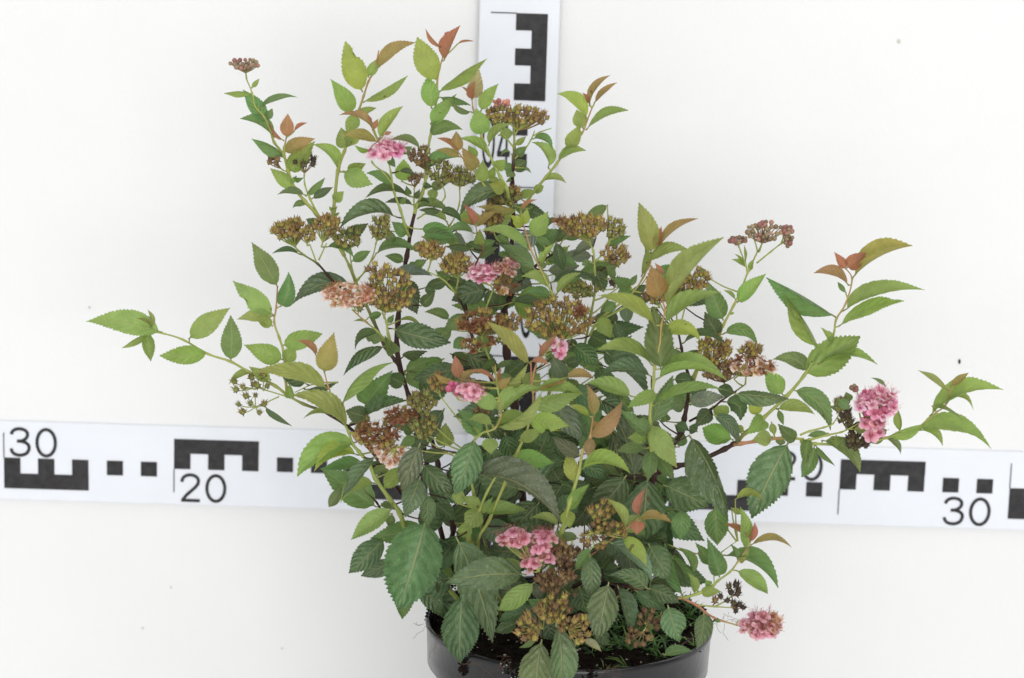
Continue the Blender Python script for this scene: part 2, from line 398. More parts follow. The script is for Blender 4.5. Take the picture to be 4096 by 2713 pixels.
# leaves: sheet ; base x y  tip x y  width  colour  depth  [bow]
LEAVES = {
'A': """
1388 530 1445 462 40 G -2
1390 580 1165 585 50 G -2 35
1505 805 1315 545 130 M -2.3
1560 920 1295 775 85 M -2 22
""",
'B': """
80 690 375 603 55 M -2 -25
120 780 175 695 70 M -2
262 1080 10 938 90 M -2 22
262 945 148 797 28 R -1.8
285 920 297 735 112 R -1.8
345 875 450 808 30 R -1.8
270 1040 512 930 120 O -1.6 -15
310 1190 510 950 150 G -1.9
345 1320 160 1165 108 G -2
430 1375 215 1365 60 M -2 12
440 1380 590 1240 62 M -1.7
490 1400 650 1310 70 D -2
688 1175 500 975 95 G -2.8 35
440 1450 335 1475 55 M -2 25
660 1425 735 1345 90 G -2.8
520 1520 440 1450 30 G -2
650 1500 620 1460 28 G -2.8
650 1500 685 1460 32 G -2.8
660 1540 702 1508 24 G -2.8
880 560 748 168 195 Y -3
985 400 1305 180 105 O -3 -38
925 440 1005 300 85 G -3.3
890 645 1235 432 75 G -2.8 -25
800 730 632 465 150 G -3
825 755 990 690 60 G -3
840 750 755 895 115 G -2.8
750 1005 715 845 135 G -3
765 990 860 860 110 G -3.1
960 850 700 738 62 Q -.8 18
1000 955 735 895 85 O -.6 10
1015 930 1195 675 95 G -1.2 -12
960 860 1005 775 48 R -.7
1050 900 1110 880 32 R -1
955 800 925 745 26 R -.9
940 1020 820 985 42 G -1.2
1335 1010 1100 935 60 M -1.6 15
1190 1050 1268 995 60 M -1.2
770 1190 905 1128 95 G -2
735 1185 962 1290 165 G -1.6 10
1115 1300 915 1200 85 M -.8 30
1085 1085 1140 1155 62 M -.8
1190 1265 1205 1095 145 G -2.2
1240 1380 905 1400 58 D -1 32
1280 1450 1060 1435 42 D -1.8
1180 1440 1228 1390 50 M -1.2
1170 1185 1300 1215 45 D -1.4
1375 1200 1662 1080 95 M -1.6 -28
1360 1290 1435 1310 50 D -1.6
1420 1310 1545 1285 80 M -1.4
1440 1425 1435 1320 85 G -2.6
1310 1450 1410 1440 25 D -1.8 -20
1240 1370 1225 1300 60 M -1.2
1290 1400 1330 1330 50 D -1.4
1310 1480 1568 1500 75 M -1 -22
350 1250 425 1235 40 M -1.6
360 1230 330 1290 40 G -1.7
""",
'C': """
150 315 275 42 102 R -1.9 6
130 218 5 68 38 R -2
255 190 385 165 16 R -2.2
130 225 165 170 52 O -2.3
95 480 -60 135 200 Y -1.9
115 565 490 310 85 G -1.8 -25
50 690 20 442 150 G -2
110 610 355 678 62 M -1.9 -45
45 812 240 580 120 G -1.8 12
100 775 165 690 72 G -2.1
42 912 290 862 112 M -1.8 -55
365 612 425 390 130 T .1
368 622 388 485 62 R .4
352 605 285 525 26 R .1
440 712 577 500 112 G 0 -15
440 905 400 695 165 G .3
362 722 200 640 50 M 0
500 985 685 815 72 G .4 -30
492 1062 270 925 76 G .3 15
255 1032 245 875 100 O .4
270 1050 95 930 28 R .5
275 1075 80 1015 62 O .6 10
400 1175 290 1000 125 O .7
445 1272 452 1105 112 G .4
400 1090 340 985 80 G 0
580 905 692 882 92 G -1.3
690 735 762 650 32 G -1.3
710 982 790 915 52 G -.8
720 1060 795 990 82 M -.8
845 935 1000 1022 60 M -.7 -40
965 1160 842 960 85 G -2.8 52
690 1180 800 1108 112 D -1.2
690 1165 600 1140 75 M -.9
690 1175 642 1232 95 M -.8
770 1160 835 1200 24 M -.8
690 1230 635 1272 32 M -1.2
560 1165 637 1095 100 G .2
580 1255 495 1252 52 G .2
625 1325 505 1285 115 Y .2
505 1250 540 1150 70 G -.5
680 1060 590 1070 26 M -.8 30
1290 670 1450 432 58 O -3
1330 650 1505 490 50 O -3.2
1290 660 1235 570 32 R -2.9
1265 775 1035 580 110 Y -2.8 58
1240 850 1190 705 118 G -3.3
1108 1005 1215 815 118 G -2.8 15
1265 862 1590 705 66 G -2.9 -25
1040 1112 1262 1025 72 G -2.9 -38
930 1262 1105 1275 56 G -2.9 -30
850 1345 930 1300 72 G -3.1
740 1395 842 1330 75 G -2.6
860 1350 905 1345 36 G -3
640 1335 265 1530 145 D .3 42
712 1492 400 1475 62 O .9 52
750 1492 880 1410 36 R 1.8
820 1480 845 1460 30 M 0
""",
'D': """
480 1000 400 745 182 W 6.2
502 822 430 730 44 R 5.6
515 1090 960 520 98 V 6.3 12
435 1215 -20 990 112 Y 6.8 8
500 1210 950 955 130 G 5.7 -8
470 1312 790 1345 125 Y 6.4 -85
475 1560 420 1080 235 M 5
410 1535 0 1390 92 G 6.6 24
400 652 305 258 165 V 2
440 600 482 445 74 R 2.2
458 615 775 388 45 O 2.2 -8
370 730 700 620 92 G 2.6 -38
325 830 345 570 72 G 2 14
230 922 95 850 112 M 2.2
238 912 292 820 52 M 1.8
235 1000 362 900 84 D 1.6
60 602 240 515 62 M .6
50 760 -20 840 120 D .3
90 850 110 760 60 M 1
830 832 775 760 52 M -.4
965 1175 850 880 172 M -.2
930 1302 822 1115 152 D -.2
1130 752 1035 700 38 G .1
1130 742 1055 655 20 G .1
1140 722 1135 590 22 G 0
1170 792 1205 700 42 G .1
1175 790 1195 745 30 G -.1
1080 1035 1295 815 118 G .2 14
1060 1012 970 940 32 G -.1
975 1285 1235 1380 102 M .3 -88
1020 1130 1056 1120 22 G 0
650 1362 990 1352 52 D 1.4 -28
660 1502 800 1412 105 D .8
120 1040 30 1110 90 M 1.8
190 1020 380 1040 70 M 1
-60 1180 120 1130 60 D 1
140 1220 190 1370 100 D 1.4
60 1210 110 1310 120 G 1.8
90 1560 250 1300 200 D .8 -30
690 990 790 975 30 M .8
530 1080 640 1060 110 D 1
440 1080 400 1120 60 D .8
600 1400 560 1560 130 M 1.5
""",
'E': """
600 432 530 330 62 R 1.1
610 425 730 330 102 R 1
650 482 1020 290 70 O 1.1 -26
615 535 400 460 70 Q 1.1 32
600 580 550 515 34 M 1
535 735 100 490 88 M 1.2 42
590 695 1100 560 92 G .9 -22
560 792 970 640 95 G 1.2 -5
432 932 205 595 62 G 1.2 52
520 892 445 800 48 G 1.2
340 1092 692 855 215 G .6 -6
430 1030 800 1025 62 G 1.3 -34
360 1075 145 1000 102 M 1.2 44
205 1222 90 1075 125 G .6
275 1195 510 1440 122 M 1.6 -48
170 1312 405 1340 82 G 1.3 -26
40 1352 30 1220 90 Y .8
""",
'F': """
680 882 85 790 200 G 1
612 872 370 1015 55 G 1.3
592 852 575 705 42 V 1.2 14
600 832 490 770 22 V 1.3
560 880 595 1112 102 G 1.3
895 932 1215 690 168 G 1
1040 1046 665 1065 152 G 1.1
1220 1102 1220 755 170 M 1 
1400 1202 1205 1285 55 G 1.1 25
1532 1252 1365 1150 100 G 1
1488 1464 1701 1617 50 D .8 -14
""",
'G': """
215 682 15 335 170 M 1
240 832 300 570 142 M .9 30
182 902 -132 637 170 G .9
185 912 -102 937 112 V 1.4 12
175 988 50 920 92 G 1
255 1252 -47 1137 160 G 1.2
258 1142 565 1050 152 G 1.2 -5
280 1285 345 1140 118 G .8
440 1442 210 1300 150 D .5
310 1552 310 1440 72 G 1.5
610 1482 0 1360 142 V 3.2 42
585 1352 660 1040 178 O 3
520 1222 375 1100 36 R 3
385 425 175 420 46 D -1 14
545 200 440 150 82 D -1.6
400 195 280 190 50 D -1.5 10
1140 132 705 215 115 D -1.2 55
740 285 925 185 112 D -1.8
1230 272 1110 170 112 M -1.8
1200 485 1060 440 78 M -1.9 10
990 420 1310 400 66 M -1.8 -24
800 482 945 400 82 M -1.2
600 372 810 450 72 M -.4 -42
790 660 335 810 152 D -1.2 62
1230 540 1385 470 92 M -1.8
1120 592 1430 592 92 B -1.2 -10
1190 640 1310 895 200 D -1
1370 690 1455 720 72 D -1
1270 390 1400 340 82 M -2.2
1340 230 1620 300 130 M -.8 -20
1560 940 1370 880 80 M -.3 24
1120 1010 1575 1120 205 D 1.6 12
1060 1152 735 1382 102 D 1.2 92
1010 1042 820 1172 72 D 1.2 42
1035 1102 895 1055 102 M 1
1135 1202 1060 1070 112 M 1.4
930 922 1030 890 62 M 1.8
1085 960 1130 900 50 M 1.9
1160 950 1350 1025 24 G 1.5 -30
1200 1232 1390 1190 72 D -.5 -30
1215 1340 1435 1240 122 M -.8
1230 1340 1330 1490 115 M -.6
1210 1442 1060 1370 132 D .4
1360 1565 1560 1280 230 D -.5
920 960 810 950 22 G 2
440 1490 690 1440 40 D .8 -30
1085 240 1150 350 60 M -1.7
""",
'H': """
390 192 305 35 72 R 1.2
400 205 560 85 64 O 1.4 12
385 195 280 140 40 O 1.2
380 262 165 245 72 M 1.2 26
430 345 430 230 92 G 1.2
460 365 552 320 82 M .6
812 395 445 235 92 G 3.2 42
770 195 672 120 88 Y 3.1
772 195 800 65 76 Y 3
828 272 965 90 152 G 2.9 10
900 505 1015 340 66 G 3.1
920 545 915 470 62 M 2.9
860 545 600 350 122 M 2.4 12
890 592 740 480 72 M 2.2
975 690 760 600 95 G 3.1 45
1030 742 1215 570 76 G 2.8 -10
985 762 785 725 78 M 2.9 20
850 352 1060 230 165 M -1
870 302 990 350 72 M .8
1030 330 1085 555 102 D .8
950 482 1205 525 92 M .2 -22
1090 302 1240 270 72 M .6
1295 482 1230 510 62 M 1
1330 550 1400 722 135 D .8
985 652 1400 650 62 D .8 -38
120 92 290 175 72 D -.8 -22
120 92 -50 80 62 D -.9 10
170 170 -20 110 62 G -1.6 10
-20 290 270 330 140 M -.6 -20
375 382 150 370 62 D .6 16
420 452 570 370 72 M .4
560 342 690 450 52 D .8 -26
190 622 10 672 92 D -.4
180 620 330 650 90 D -.8
490 702 210 790 190 D -.6 14
500 702 560 870 120 D -.4
560 602 770 622 132 D .4 -8
690 792 940 822 82 D .6 -10
695 800 845 960 130 G .4 -20
-30 830 80 715 100 D -.8
820 1282 490 955 112 O 6.2 -10
890 1232 1040 1055 62 R 5.8
830 1270 970 1295 52 R 6.2 -22
895 1225 890 1120 26 R 5.7
265 1402 235 1220 96 R 7.2
262 1422 70 1360 42 O 7.2 12
280 1432 430 1330 52 O 7.4
560 1432 340 1340 26 R 7.6 8
580 1432 600 1310 30 R 7.6
572 1475 670 1390 82 O 7.7
610 1482 810 1280 62 V 7.8
340 902 150 1022 122 M 1
330 1092 222 1162 102 M 1.5
310 1200 600 1345 180 D 1.8
550 1322 740 1260 52 M 2
620 1392 790 1250 130 D 1.6
1000 1232 1120 1445 132 B 3.4
1100 1282 1240 1250 92 D 3
1160 1132 1365 1310 152 D 2.6
1300 1062 1430 1130 160 D 2.2
1345 965 1450 1080 135 G 2.8 -25
1490 960 1568 1130 95 D 2
1110 1395 1320 1400 72 O 5.2 -26
890 1475 1110 1400 62 O 5.6 -8
870 1500 1240 1530 110 G 5.6 -30
540 1270 440 1330 60 M 2.4
470 950 340 1040 90 G 2.4
950 1240 1000 1180 50 M 3.6
700 1400 520 1440 120 M 3
790 1480 900 1360 180 G 3.4
1180 1090 1110 1190 110 D 2
660 330 560 290 80 M -.8
640 470 760 400 150 M -.6
720 560 760 330 130 D -1.4
920 250 1060 150 60 D -.5 -22
""",
'I': """
470 420 45 150 150 V 3.4 62
440 362 125 345 52 G 3.2 52
432 240 846 -92 92 G 3.6 -112
530 532 80 800 200 G 3.4 62
550 632 215 745 135 Y 3.9 82
600 700 260 742 105 M 3
690 1032 260 730 250 M 2
690 642 410 962 112 D 5 -22
430 872 325 1035 92 M 2.6
680 852 415 1000 112 G 3.2 62
820 1052 495 1292 150 G 4.4 -10
760 1282 480 1555 200 D 2.4
1040 540 895 928 192 U 6
1040 802 920 1117 190 D 5.2
1100 932 1100 1212 132 D 5
1060 702 1305 932 172 D 4.6
1470 502 1312 945 245 N 7 -8
1070 682 1260 600 112 D 4 -20
1100 882 1375 1022 152 D 4 -15
670 762 825 720 82 M 3
872 720 760 890 130 G 3
610 242 820 -30 232 M 1
580 332 930 195 112 D 2
640 332 460 280 150 D 2
1230 562 1240 380 150 G .5
640 690 760 700 60 D 2
740 1010 860 1060 60 M 2.4
820 1090 800 1180 80 M 2
900 600 760 560 70 D 2.6
1150 1000 1320 1140 150 D 2
1040 1200 1250 1000 200 D 1.5
1000 480 880 560 90 M 2.4
980 460 900 400 80 D 2
1320 1000 1370 900 120 G 5 
""",
'J': """
370 262 110 120 132 V 8.4 14
385 302 700 90 128 G 8 -22
360 412 730 140 82 V 8.2 10
350 422 660 390 92 G 8.4 -62
330 392 140 350 82 G 8 32
240 472 60 270 152 M 7.2
320 492 322 622 132 G 8
225 482 30 330 72 M 7.2 20
240 475 140 400 60 G 7.6
620 382 932 402 172 Y 6.2 -20
540 512 722 430 102 G 6 
630 250 1042 150 142 G 5.9 -25
462 662 812 690 172 G 5.6 -10
240 1032 90 950 102 G 5
230 1052 120 1200 162 G 4.8
255 1080 612 1060 112 G 4.8 12
250 1082 335 960 62 G 4.8
150 790 870 1172 225 U 7.2 -72
680 662 765 440 265 D 2.4
760 200 1030 525 192 B 4.4 -25
1130 322 1070 75 92 O 7.2
1092 322 930 240 60 Y 7
1100 492 1350 215 132 Q 7.2 14
1110 492 1080 642 92 Q 7.4
1120 382 1172 400 50 O 7.4
1022 632 805 490 122 U 6.8
972 842 925 600 122 Y 6.8
1030 742 1412 775 102 Y 7.4 -52
930 1062 1085 860 102 G 6.8
900 1062 942 1202 122 Y 7
850 1182 630 1120 72 G 6.4 18
1190 662 1245 560 72 Y 1
1170 750 1240 700 50 Y 1
1010 682 1230 830 132 D 4 -14
1380 790 1040 1130 240 D 5 -30
1480 1102 1530 890 76 R 7.8
1470 1142 1460 1252 112 R 8
1480 1142 1742 1150 60 O 8 -12
1380 1192 1230 970 82 V 7.6 14
1370 1222 1510 1110 150 G 7
430 460 520 700 180 D 3
640 700 520 620 120 D 3.4
800 740 860 840 160 D 2.4
560 900 200 760 240 D 3.2
880 860 800 1000 180 D 3
300 560 400 760 130 D 6.4
700 1000 480 1240 260 D 3
480 1180 240 1260 190 D 4
860 1080 1010 960 190 D 3.6
760 820 700 960 140 D 2
1260 440 1330 780 150 D 3
1180 200 1400 330 150 D 3.4
980 140 880 40 150 M 4
1060 1060 960 1180 150 D 3
1240 1300 1350 1400 160 D 4
1000 1280 870 1240 70 M 6.6
""",
'K': """
450 345 215 455 112 G 6.7 14
245 365 -100 260 132 G 6.2 10
430 432 960 315 92 G 6.5 -45
402 582 570 200 150 M 5.2
385 662 160 470 130 M 6.2
370 682 222 690 112 G 6.4
350 772 125 800 96 M 6.2 14
400 782 375 1022 132 M 6.2
405 585 602 922 180 G 6.5
455 842 580 1012 112 M 5.8
445 232 1000 240 84 G 6.5 -75
270 1010 90 420 205 D 2.6
50 20 395 365 150 D 2.2
402 210 0 190 112 D 3.6 26
375 992 340 1500 345 D 3.8
500 1060 850 1230 290 D 3
700 670 1002 1345 255 D 4.4 -52
900 1232 920 1532 192 M 3.2
640 1252 630 1492 152 M 3.4
650 1150 600 1290 150 D 2
1060 1175 1292 1190 62 Y 3.4 -42
1030 1240 1110 1285 52 G 3
1480 722 1188 1322 335 N 2.8 14
700 422 980 370 132 B 1.8 -14
870 470 745 605 132 D 2
890 512 1080 752 112 D 2.2 -42
980 410 1100 555 150 D 1.8 -62
1040 702 800 610 172 G 1 
1000 522 880 440 142 G .8
590 590 695 620 92 D 2
670 430 540 440 110 M 1
580 232 740 230 112 D 1.8
920 300 1050 330 102 D 2
1055 345 1480 382 128 N 2.4 -22
1290 545 1150 662 142 G 1.8
1350 682 1195 705 132 G 2
1345 570 1372 665 62 G 1.8
1400 470 1440 590 52 M 1.6
1545 690 1395 580 112 M 2.2 -14
1420 690 1410 750 82 M 1.8
1060 590 1125 640 62 G 1.4
480 690 420 740 60 M 5
620 760 660 650 110 M 1
520 560 490 480 80 M .8
840 300 700 340 150 D 1.6
760 640 700 600 100 D 1.6
60 980 -60 1050 150 D 3
160 1000 60 1180 200 D 3.2
350 1400 480 1500 180 D 2.2
""",
'P': """
1545 422 1230 212 72 V 2.7 -14
1580 372 1765 240 82 O 2.7
1360 692 2110 385 170 G 2.2 -72
1520 582 1815 632 72 V 2.9 -112
1385 590 1710 752 40 G 3 -14
1235 832 2000 1032 172 G 2.6 -78
1262 842 1490 1000 92 G 2.8 -52
920 912 1320 772 122 G 2 -30
1040 852 1008 590 92 G 2.2 26
900 412 740 290 40 M 1.6 14
905 930 1055 1087 72 M 2.4 -32
800 882 910 830 92 M 2
740 970 900 905 60 M 2
410 512 512 625 112 M 2.8
520 540 480 440 100 M 1.6
290 872 80 900 82 M 1.8 14
90 932 60 1225 132 M 2.6 12
150 1000 15 1327 162 M 2.2 -30
160 1000 365 1220 62 M 2 -30
230 952 622 1282 172 M 2.2 -92
380 900 382 1015 132 G 2.6
560 830 700 850 90 G 2 -10
320 590 380 650 40 M 1.8 -14
""",
'N': """
1080 662 1030 285 122 G 4.4
1112 560 900 435 36 R 4.6 -14
1122 602 1165 430 60 R 4.7
1130 632 1495 642 72 O 4.6 -62
1075 762 1112 662 42 G 4.3
1010 762 950 620 52 M 4.4
1022 772 1085 738 62 V 4.8
1000 860 1285 1065 142 G 4.8 -18
890 722 1375 1010 112 M 4.3 -28
845 912 735 565 172 M 5
770 802 632 610 122 M 4.5
680 1062 862 1050 102 G 5 -14
760 992 718 940 72 G 5
515 1088 340 620 112 M 5 26
605 902 475 650 72 M 4.6 22
622 1062 562 880 82 G 5.2 20
385 1172 490 1502 232 N 6.2
705 1235 642 1562 172 N 5.8 -20
800 1290 860 1320 44 M 5
1000 1325 1020 1300 14 G 5
""",
'M': """
992 652 600 520 192 N 6.4 72
610 180 1045 577 172 B 6.6 -32
742 132 985 425 152 Y 7.2 -42
1010 200 1230 570 300 D 4.6
420 232 260 468 112 M 8
405 292 425 778 212 D 7
600 592 480 1172 325 N 7.4
690 622 810 1132 152 D 6
560 500 790 600 132 D 5
1000 652 1325 800 182 D 5.4 -20
870 670 1200 882 162 D 5.2
1170 1332 1450 1290 112 N 7.6 -20
335 1180 525 1297 82 T 9 -10
75 1012 88 1690 290 N 8.8
230 560 60 700 160 D 5
300 640 360 900 260 D 5
100 760 330 860 220 D 4.6
1020 560 1320 690 150 D 4
1250 330 1400 620 110 D 4
480 1060 600 1230 150 D 5
1130 140 1200 110 120 D 3
950 20 880 110 120 M 6
530 440 620 330 90 D 4
690 90 560 60 60 M 6
1130 930 1000 1100 80 M 5.6
700 430 560 470 120 D 4.6
""",
'L': """
1450 1180 1385 1740 360 N 8.2
262 -50 -10 855 590 N 4.2 -10
505 540 215 665 330 D 3.4
575 130 935 1205 420 N 5.8 -24
1285 510 482 592 345 D 7.6 40
645 690 620 1435 395 D 6.2
1372 590 1005 872 205 G 8.2 -14
1282 440 952 435 132 G 7.2 18
1570 462 1602 30 132 M 7
1380 590 1425 772 112 B 7.6
1505 872 1300 760 132 M 8
1400 850 1005 988 160 D 6
1200 1000 975 1100 150 D 5
1382 1140 1222 1258 60 M 9
860 560 780 160 330 D 3.6
1280 300 880 260 360 D 3.4
1500 200 1100 60 360 D 3.2
1300 700 1010 640 250 D 4.6
1450 560 1560 760 260 D 4.4
1240 760 1330 1050 260 D 4.4
1480 900 1560 1180 260 D 4.6
700 -40 640 130 150 G 4.4
760 190 680 180 60 G 4.5
1700 180 1620 60 130 M 5
1760 660 1620 780 150 D 5
480 700 380 560 160 D 3.4
""",
}
# clusters: sheet ; cx cy rx ry kind z n  node x y
HEADS = """
A 1330 345 125 45 b -2 18 1345 465
B 190 1120 40 30 d -1.9 7 260 1180
B 430 1110 85 65 k -1.8 11 425 1230
B 1050 1020 150 65 p -.8 24 1085 1110
B 1335 1075 90 70 d -1.6 16 1380 1200
B 1480 1200 90 90 g -1.4 18 1480 1270
B 1310 1255 60 25 d -1.5 6 1285 1330
B 1650 1240 110 60 g -1.4 20 1645 1330
C 600 650 75 25 q -.9 7 610 720
C 570 760 90 60 c -.8 16 620 890
C 790 770 190 65 c -.7 30 705 900
C 180 125 30 22 q -2.1 6 150 200
C 600 1400 130 70 g -.4 16 650 1460
C 700 1370 40 60 c -.8 8 680 1450
H 530 130 80 90 c .6 22 530 230
H 1240 215 195 85 c 1.2 42 1300 350
H 1065 175 60 25 r 1.2 7 1180 260
H 1480 230 70 90 g 1 14 1430 350
H 1480 440 100 90 c 1.1 18 1420 480
H 1500 640 50 50 k .8 5 1480 700
H 60 410 80 60 c .6 14 40 500
H 250 520 120 85 c .8 30 260 640
H 490 265 30 25 d .6 3 500 210
H 470 590 135 60 p 2 26 530 700
H 640 540 105 60 o 1.8 16 540 690
H 620 690 90 55 m 2 10 540 720
H 1050 940 275 165 c 3.4 84 1060 1150
H 1220 720 140 50 g 1.2 16 1330 760
H 1220 870 40 60 r 3.5 6 1240 940
H 430 960 200 85 r 3.2 36 450 1100
H 660 970 80 65 c 3.2 14 560 1050
H 360 1145 70 50 r 3.6 9 430 1190
H 1030 1165 60 60 p 4.4 7 1060 1100
H 500 1120 40 30 r 3.4 4 470 1160
H 600 1110 30 30 g 3.2 2 560 1080
H 100 1450 60 65 c 6.4 11 120 1540
H 365 1505 95 58 f 8.9 13 330 1568
H 220 1480 55 45 h 8.4 6 260 1568
D 600 870 90 95 c 2.6 18 600 1010
D 760 870 95 90 c 2.8 18 700 990
D 620 990 60 60 c 2.6 9 600 1070
D 420 1010 90 50 c 2.4 12 470 1080
D 1300 480 165 85 b .3 30 1250 640
D 1475 555 50 45 b .3 8 1420 580
D 1460 470 55 30 b .2 8 1420 580
D 1080 548 75 30 b .2 12 1090 610
D 900 1430 130 130 c 1.4 40 860 1568
D 1180 1420 80 50 c 1.2 14 1160 1500
D 1180 1540 200 75 m 1.8 30 1050 1640
D 950 1590 160 60 d 1.6 24 980 1690
P 790 560 225 165 p 3 58 640 750
P 740 760 100 60 f 3.2 10 640 750
P 780 860 70 55 f 3.2 4 760 930
P 570 395 35 30 b 2.4 5 600 440
P 790 935 25 25 k 2.6 3 790 970
P 430 590 55 75 g 1.9 10 415 660
P 475 720 60 80 k 2 12 420 730
P 545 820 50 60 k 2 8 480 800
P 600 975 115 80 k 2.4 22 560 1000
F 1330 1300 100 70 g 1.4 6 1410 1330
F 1370 1460 120 85 g 1.4 9 1430 1470
F 1450 1290 80 80 g 1.4 5 1480 1340
G 310 245 150 80 c -.6 30 370 400
G 440 280 60 60 c -.7 10 450 360
G 600 210 105 75 c -.6 24 560 370
G 770 310 110 70 g -.8 16 780 400
G 1020 225 85 90 g -.3 18 985 350
G 340 310 40 40 k -.7 4 330 360
G 1100 730 200 180 c 2.2 58 1050 930
G 990 570 95 70 c 2.2 9 1040 700
G 770 750 210 90 t 2.6 46 830 870
G 870 830 60 40 g 2.3 5 850 880
G 1395 400 90 55 c .2 12 1420 480
I 1050 230 110 75 g 5.2 22 1090 340
I 1060 400 95 105 g 5.4 20 1100 520
I 880 320 130 60 r 5.4 20 980 400
I 700 480 190 110 r 5.6 42 850 520
I 790 620 110 80 t 5.8 15 870 560
I 620 410 60 50 g 4.6 6 700 440
I 560 430 30 30 g 4.4 3 600 470
J 280 290 70 40 d 7.4 7 280 350
J 1190 1100 100 130 c 7.2 22 1120 1170
J 1140 1290 110 110 c 7.4 18 1090 1220
J 1340 1230 60 50 c 7.2 8 1280 1250
J 930 1440 105 115 d 7 24 960 1300
L 1170 150 130 110 f 8.6 11 1420 480
L 1460 160 120 115 f 8.6 11 1420 480
L 1370 340 170 80 f 8.6 12 1420 480
L 1325 490 40 40 f 8.6 2 1400 480
L 1650 290 60 120 d 8 10 1640 420
L 1580 560 200 80 d 8.2 30 1600 640
L 1560 660 100 60 d 8.2 10 1600 700
L 1730 710 50 40 k 8 3 1700 680
L 1570 870 175 150 c 9.4 26 1600 1040
L 1330 1060 125 130 c 9.8 20 1460 1060
M 270 1080 145 140 c 9.8 22 160 1050
M 1020 990 120 110 d 6 12 970 1010
M 900 1150 120 110 d 6.4 12 970 1070
M 130 330 140 110 d 7.6 18 120 420
N 780 1140 35 35 d 5 1 790 1180
N 890 1100 40 50 k 5 3 900 1130
N 975 1040 60 55 k 5 6 950 1100
N 1000 1190 50 50 k 5 6 950 1190
N 1220 1350 185 105 f 5 28 1050 1362
N 1290 1330 110 80 t 5 12 1050 1362
N 1180 1340 90 60 o 5.2 14 1100 1370
"""
def smooth_path(pts, sub=4):
    out = []
    for i in range(len(pts) - 1):
        p0, p1, p2, p3 = pts[max(i - 1, 0)], pts[i], pts[i + 1], pts[min(i + 2, len(pts) - 1)]
        for k in range(sub):
            t = k / sub
            out.append(.5 * ((2 * p1) + (p2 - p0) * t + (2 * p0 - 5 * p1 + 4 * p2 - p3) * t * t + (3 * p1 - p0 - 3 * p2 + p3) * t ** 3))
    out.append(pts[-1])
    return out

# ================================================================ setting
def sheet(name, verts, mat, nx=1):
    mb = MB()
    mb.add(verts, [(0, 1, 2, 3)])
    o = mb.build(name, mat, smooth=False)
    return tag(o, kind='structure')

sheet("wall", [(-3, Y_WALL, -.02), (3, Y_WALL, -.02), (3, Y_WALL, 2.6), (-3, Y_WALL, 2.6)], M_WALL)
sheet("floor", [(-3, -4, 0), (3, -4, 0), (3, Y_WALL + .02, 0), (-3, Y_WALL + .02, 0)], M_FLOOR)
wall = bpy.data.objects["wall"]
for (u, v, rx, ry, m) in ((3837, 1446, 5, 11, M_SPECK), (3595, 165, 8, 9, M_STAIN), (684, 2350, 5, 5, M_STAIN),
                          (571, 2513, 5, 5, M_STAIN), (1128, 2594, 5, 4, M_STAIN), (358, 1230, 6, 5, M_STAIN)):
    p = on_wall(u, v, Y_WALL)
    k = px_size(p)
    mb = MB()
    vs = [(math.cos(a) * rx * k, -.0006 * (1 if i else 1), math.sin(a) * ry * k) for i, a in enumerate([j * math.pi / 4 for j in range(8)])]
    vs = [(x, -.0002, z) for x, _, z in vs] + [(x * .6 + .0003, -.0012, z * .6) for x, _, z in vs]
    mb.add(vs, [(i, (i + 1) % 8, 8 + (i + 1) % 8, 8 + i) for i in range(8)] + [tuple(range(8, 16))])
    o = mb.build("speck", m, wall)
    o.location = p

# ================================================================ measuring boards
CM = .01
GLYPHS = {
 '0': [[(.36 + .31 * math.cos(k * math.pi / 20), .5 + .457 * math.sin(k * math.pi / 20)) for k in range(41)]],
 '1': [[(.40, 0), (.40, .97)], [(.40, .95), (.30, .86), (.14, .79)]],
 '2': [[(.055, .70), (.08, .82), (.18, .92), (.35, .957), (.51, .92), (.61, .82), (.62, .69), (.55, .56), (.40, .41), (.2, .22), (.075, .045)], [(.03, .045), (.68, .045)]],
 '3': [[(.05, .76), (.10, .87), (.21, .94), (.35, .957), (.50, .92), (.59, .83), (.59, .70), (.50, .59), (.37, .535), (.24, .53)],
       [(.30, .53), (.40, .525), (.54, .48), (.635, .39), (.645, .27), (.58, .13), (.45, .06), (.33, .042), (.18, .07), (.08, .15), (.04, .27)]],
 '4': [[(.53, 0), (.53, .985)], [(.50, .95), (.05, .27)], [(.0, .275), (.72, .275)]]}
def numeral(text, x0, x1, z0, z1, y, parent):
    """a printed number drawn as pen strokes, fitted to its box"""
    st = .056
    wtot = .72 * len(text) + .15 * (len(text) - 1)
    mb = MB()
    dy = 0
    for ci, ch in enumerate(text):
        for path in GLYPHS[ch]:
            dy += 1
            q = [Vector((p[0] + ci * .87, p[1])) for p in path]
            if len(q) > 2: q = smooth_path([Vector((p.x, p.y, 0)) for p in q], 3)
            vs = []
            for i, p in enumerate(q):
                t = (Vector(q[min(i + 1, len(q) - 1)][:2]) - Vector(q[max(i - 1, 0)][:2])).normalized()
                n = Vector((-t.y, t.x))
                for sgn in (1, -1):
                    g = Vector(p[:2]) + n * st * sgn
                    vs.append((x0 + (x1 - x0) * g.x / wtot, y - dy * .00002, z0 + (z1 - z0) * g.y))
            mb.add(vs, [(2 * i, 2 * i + 1, 2 * i + 3, 2 * i + 2) for i in range(len(q) - 1)])
    return mb.build("numeral", M_BLACK, parent, smooth=False)

def mark(name, polys, y, parent):
    """flat printed mark: list of rectangles x0 x1 z0 z1, as one shape with a hair of thickness"""
    mb = MB()
    for (x0, x1, z0, z1) in polys:
        mb.add([(x0, y, z0), (x1, y, z0), (x1, y, z1), (x0, y, z1)], [(0, 1, 2, 3)])
    return mb.build(name, M_BLACK, parent, smooth=False)

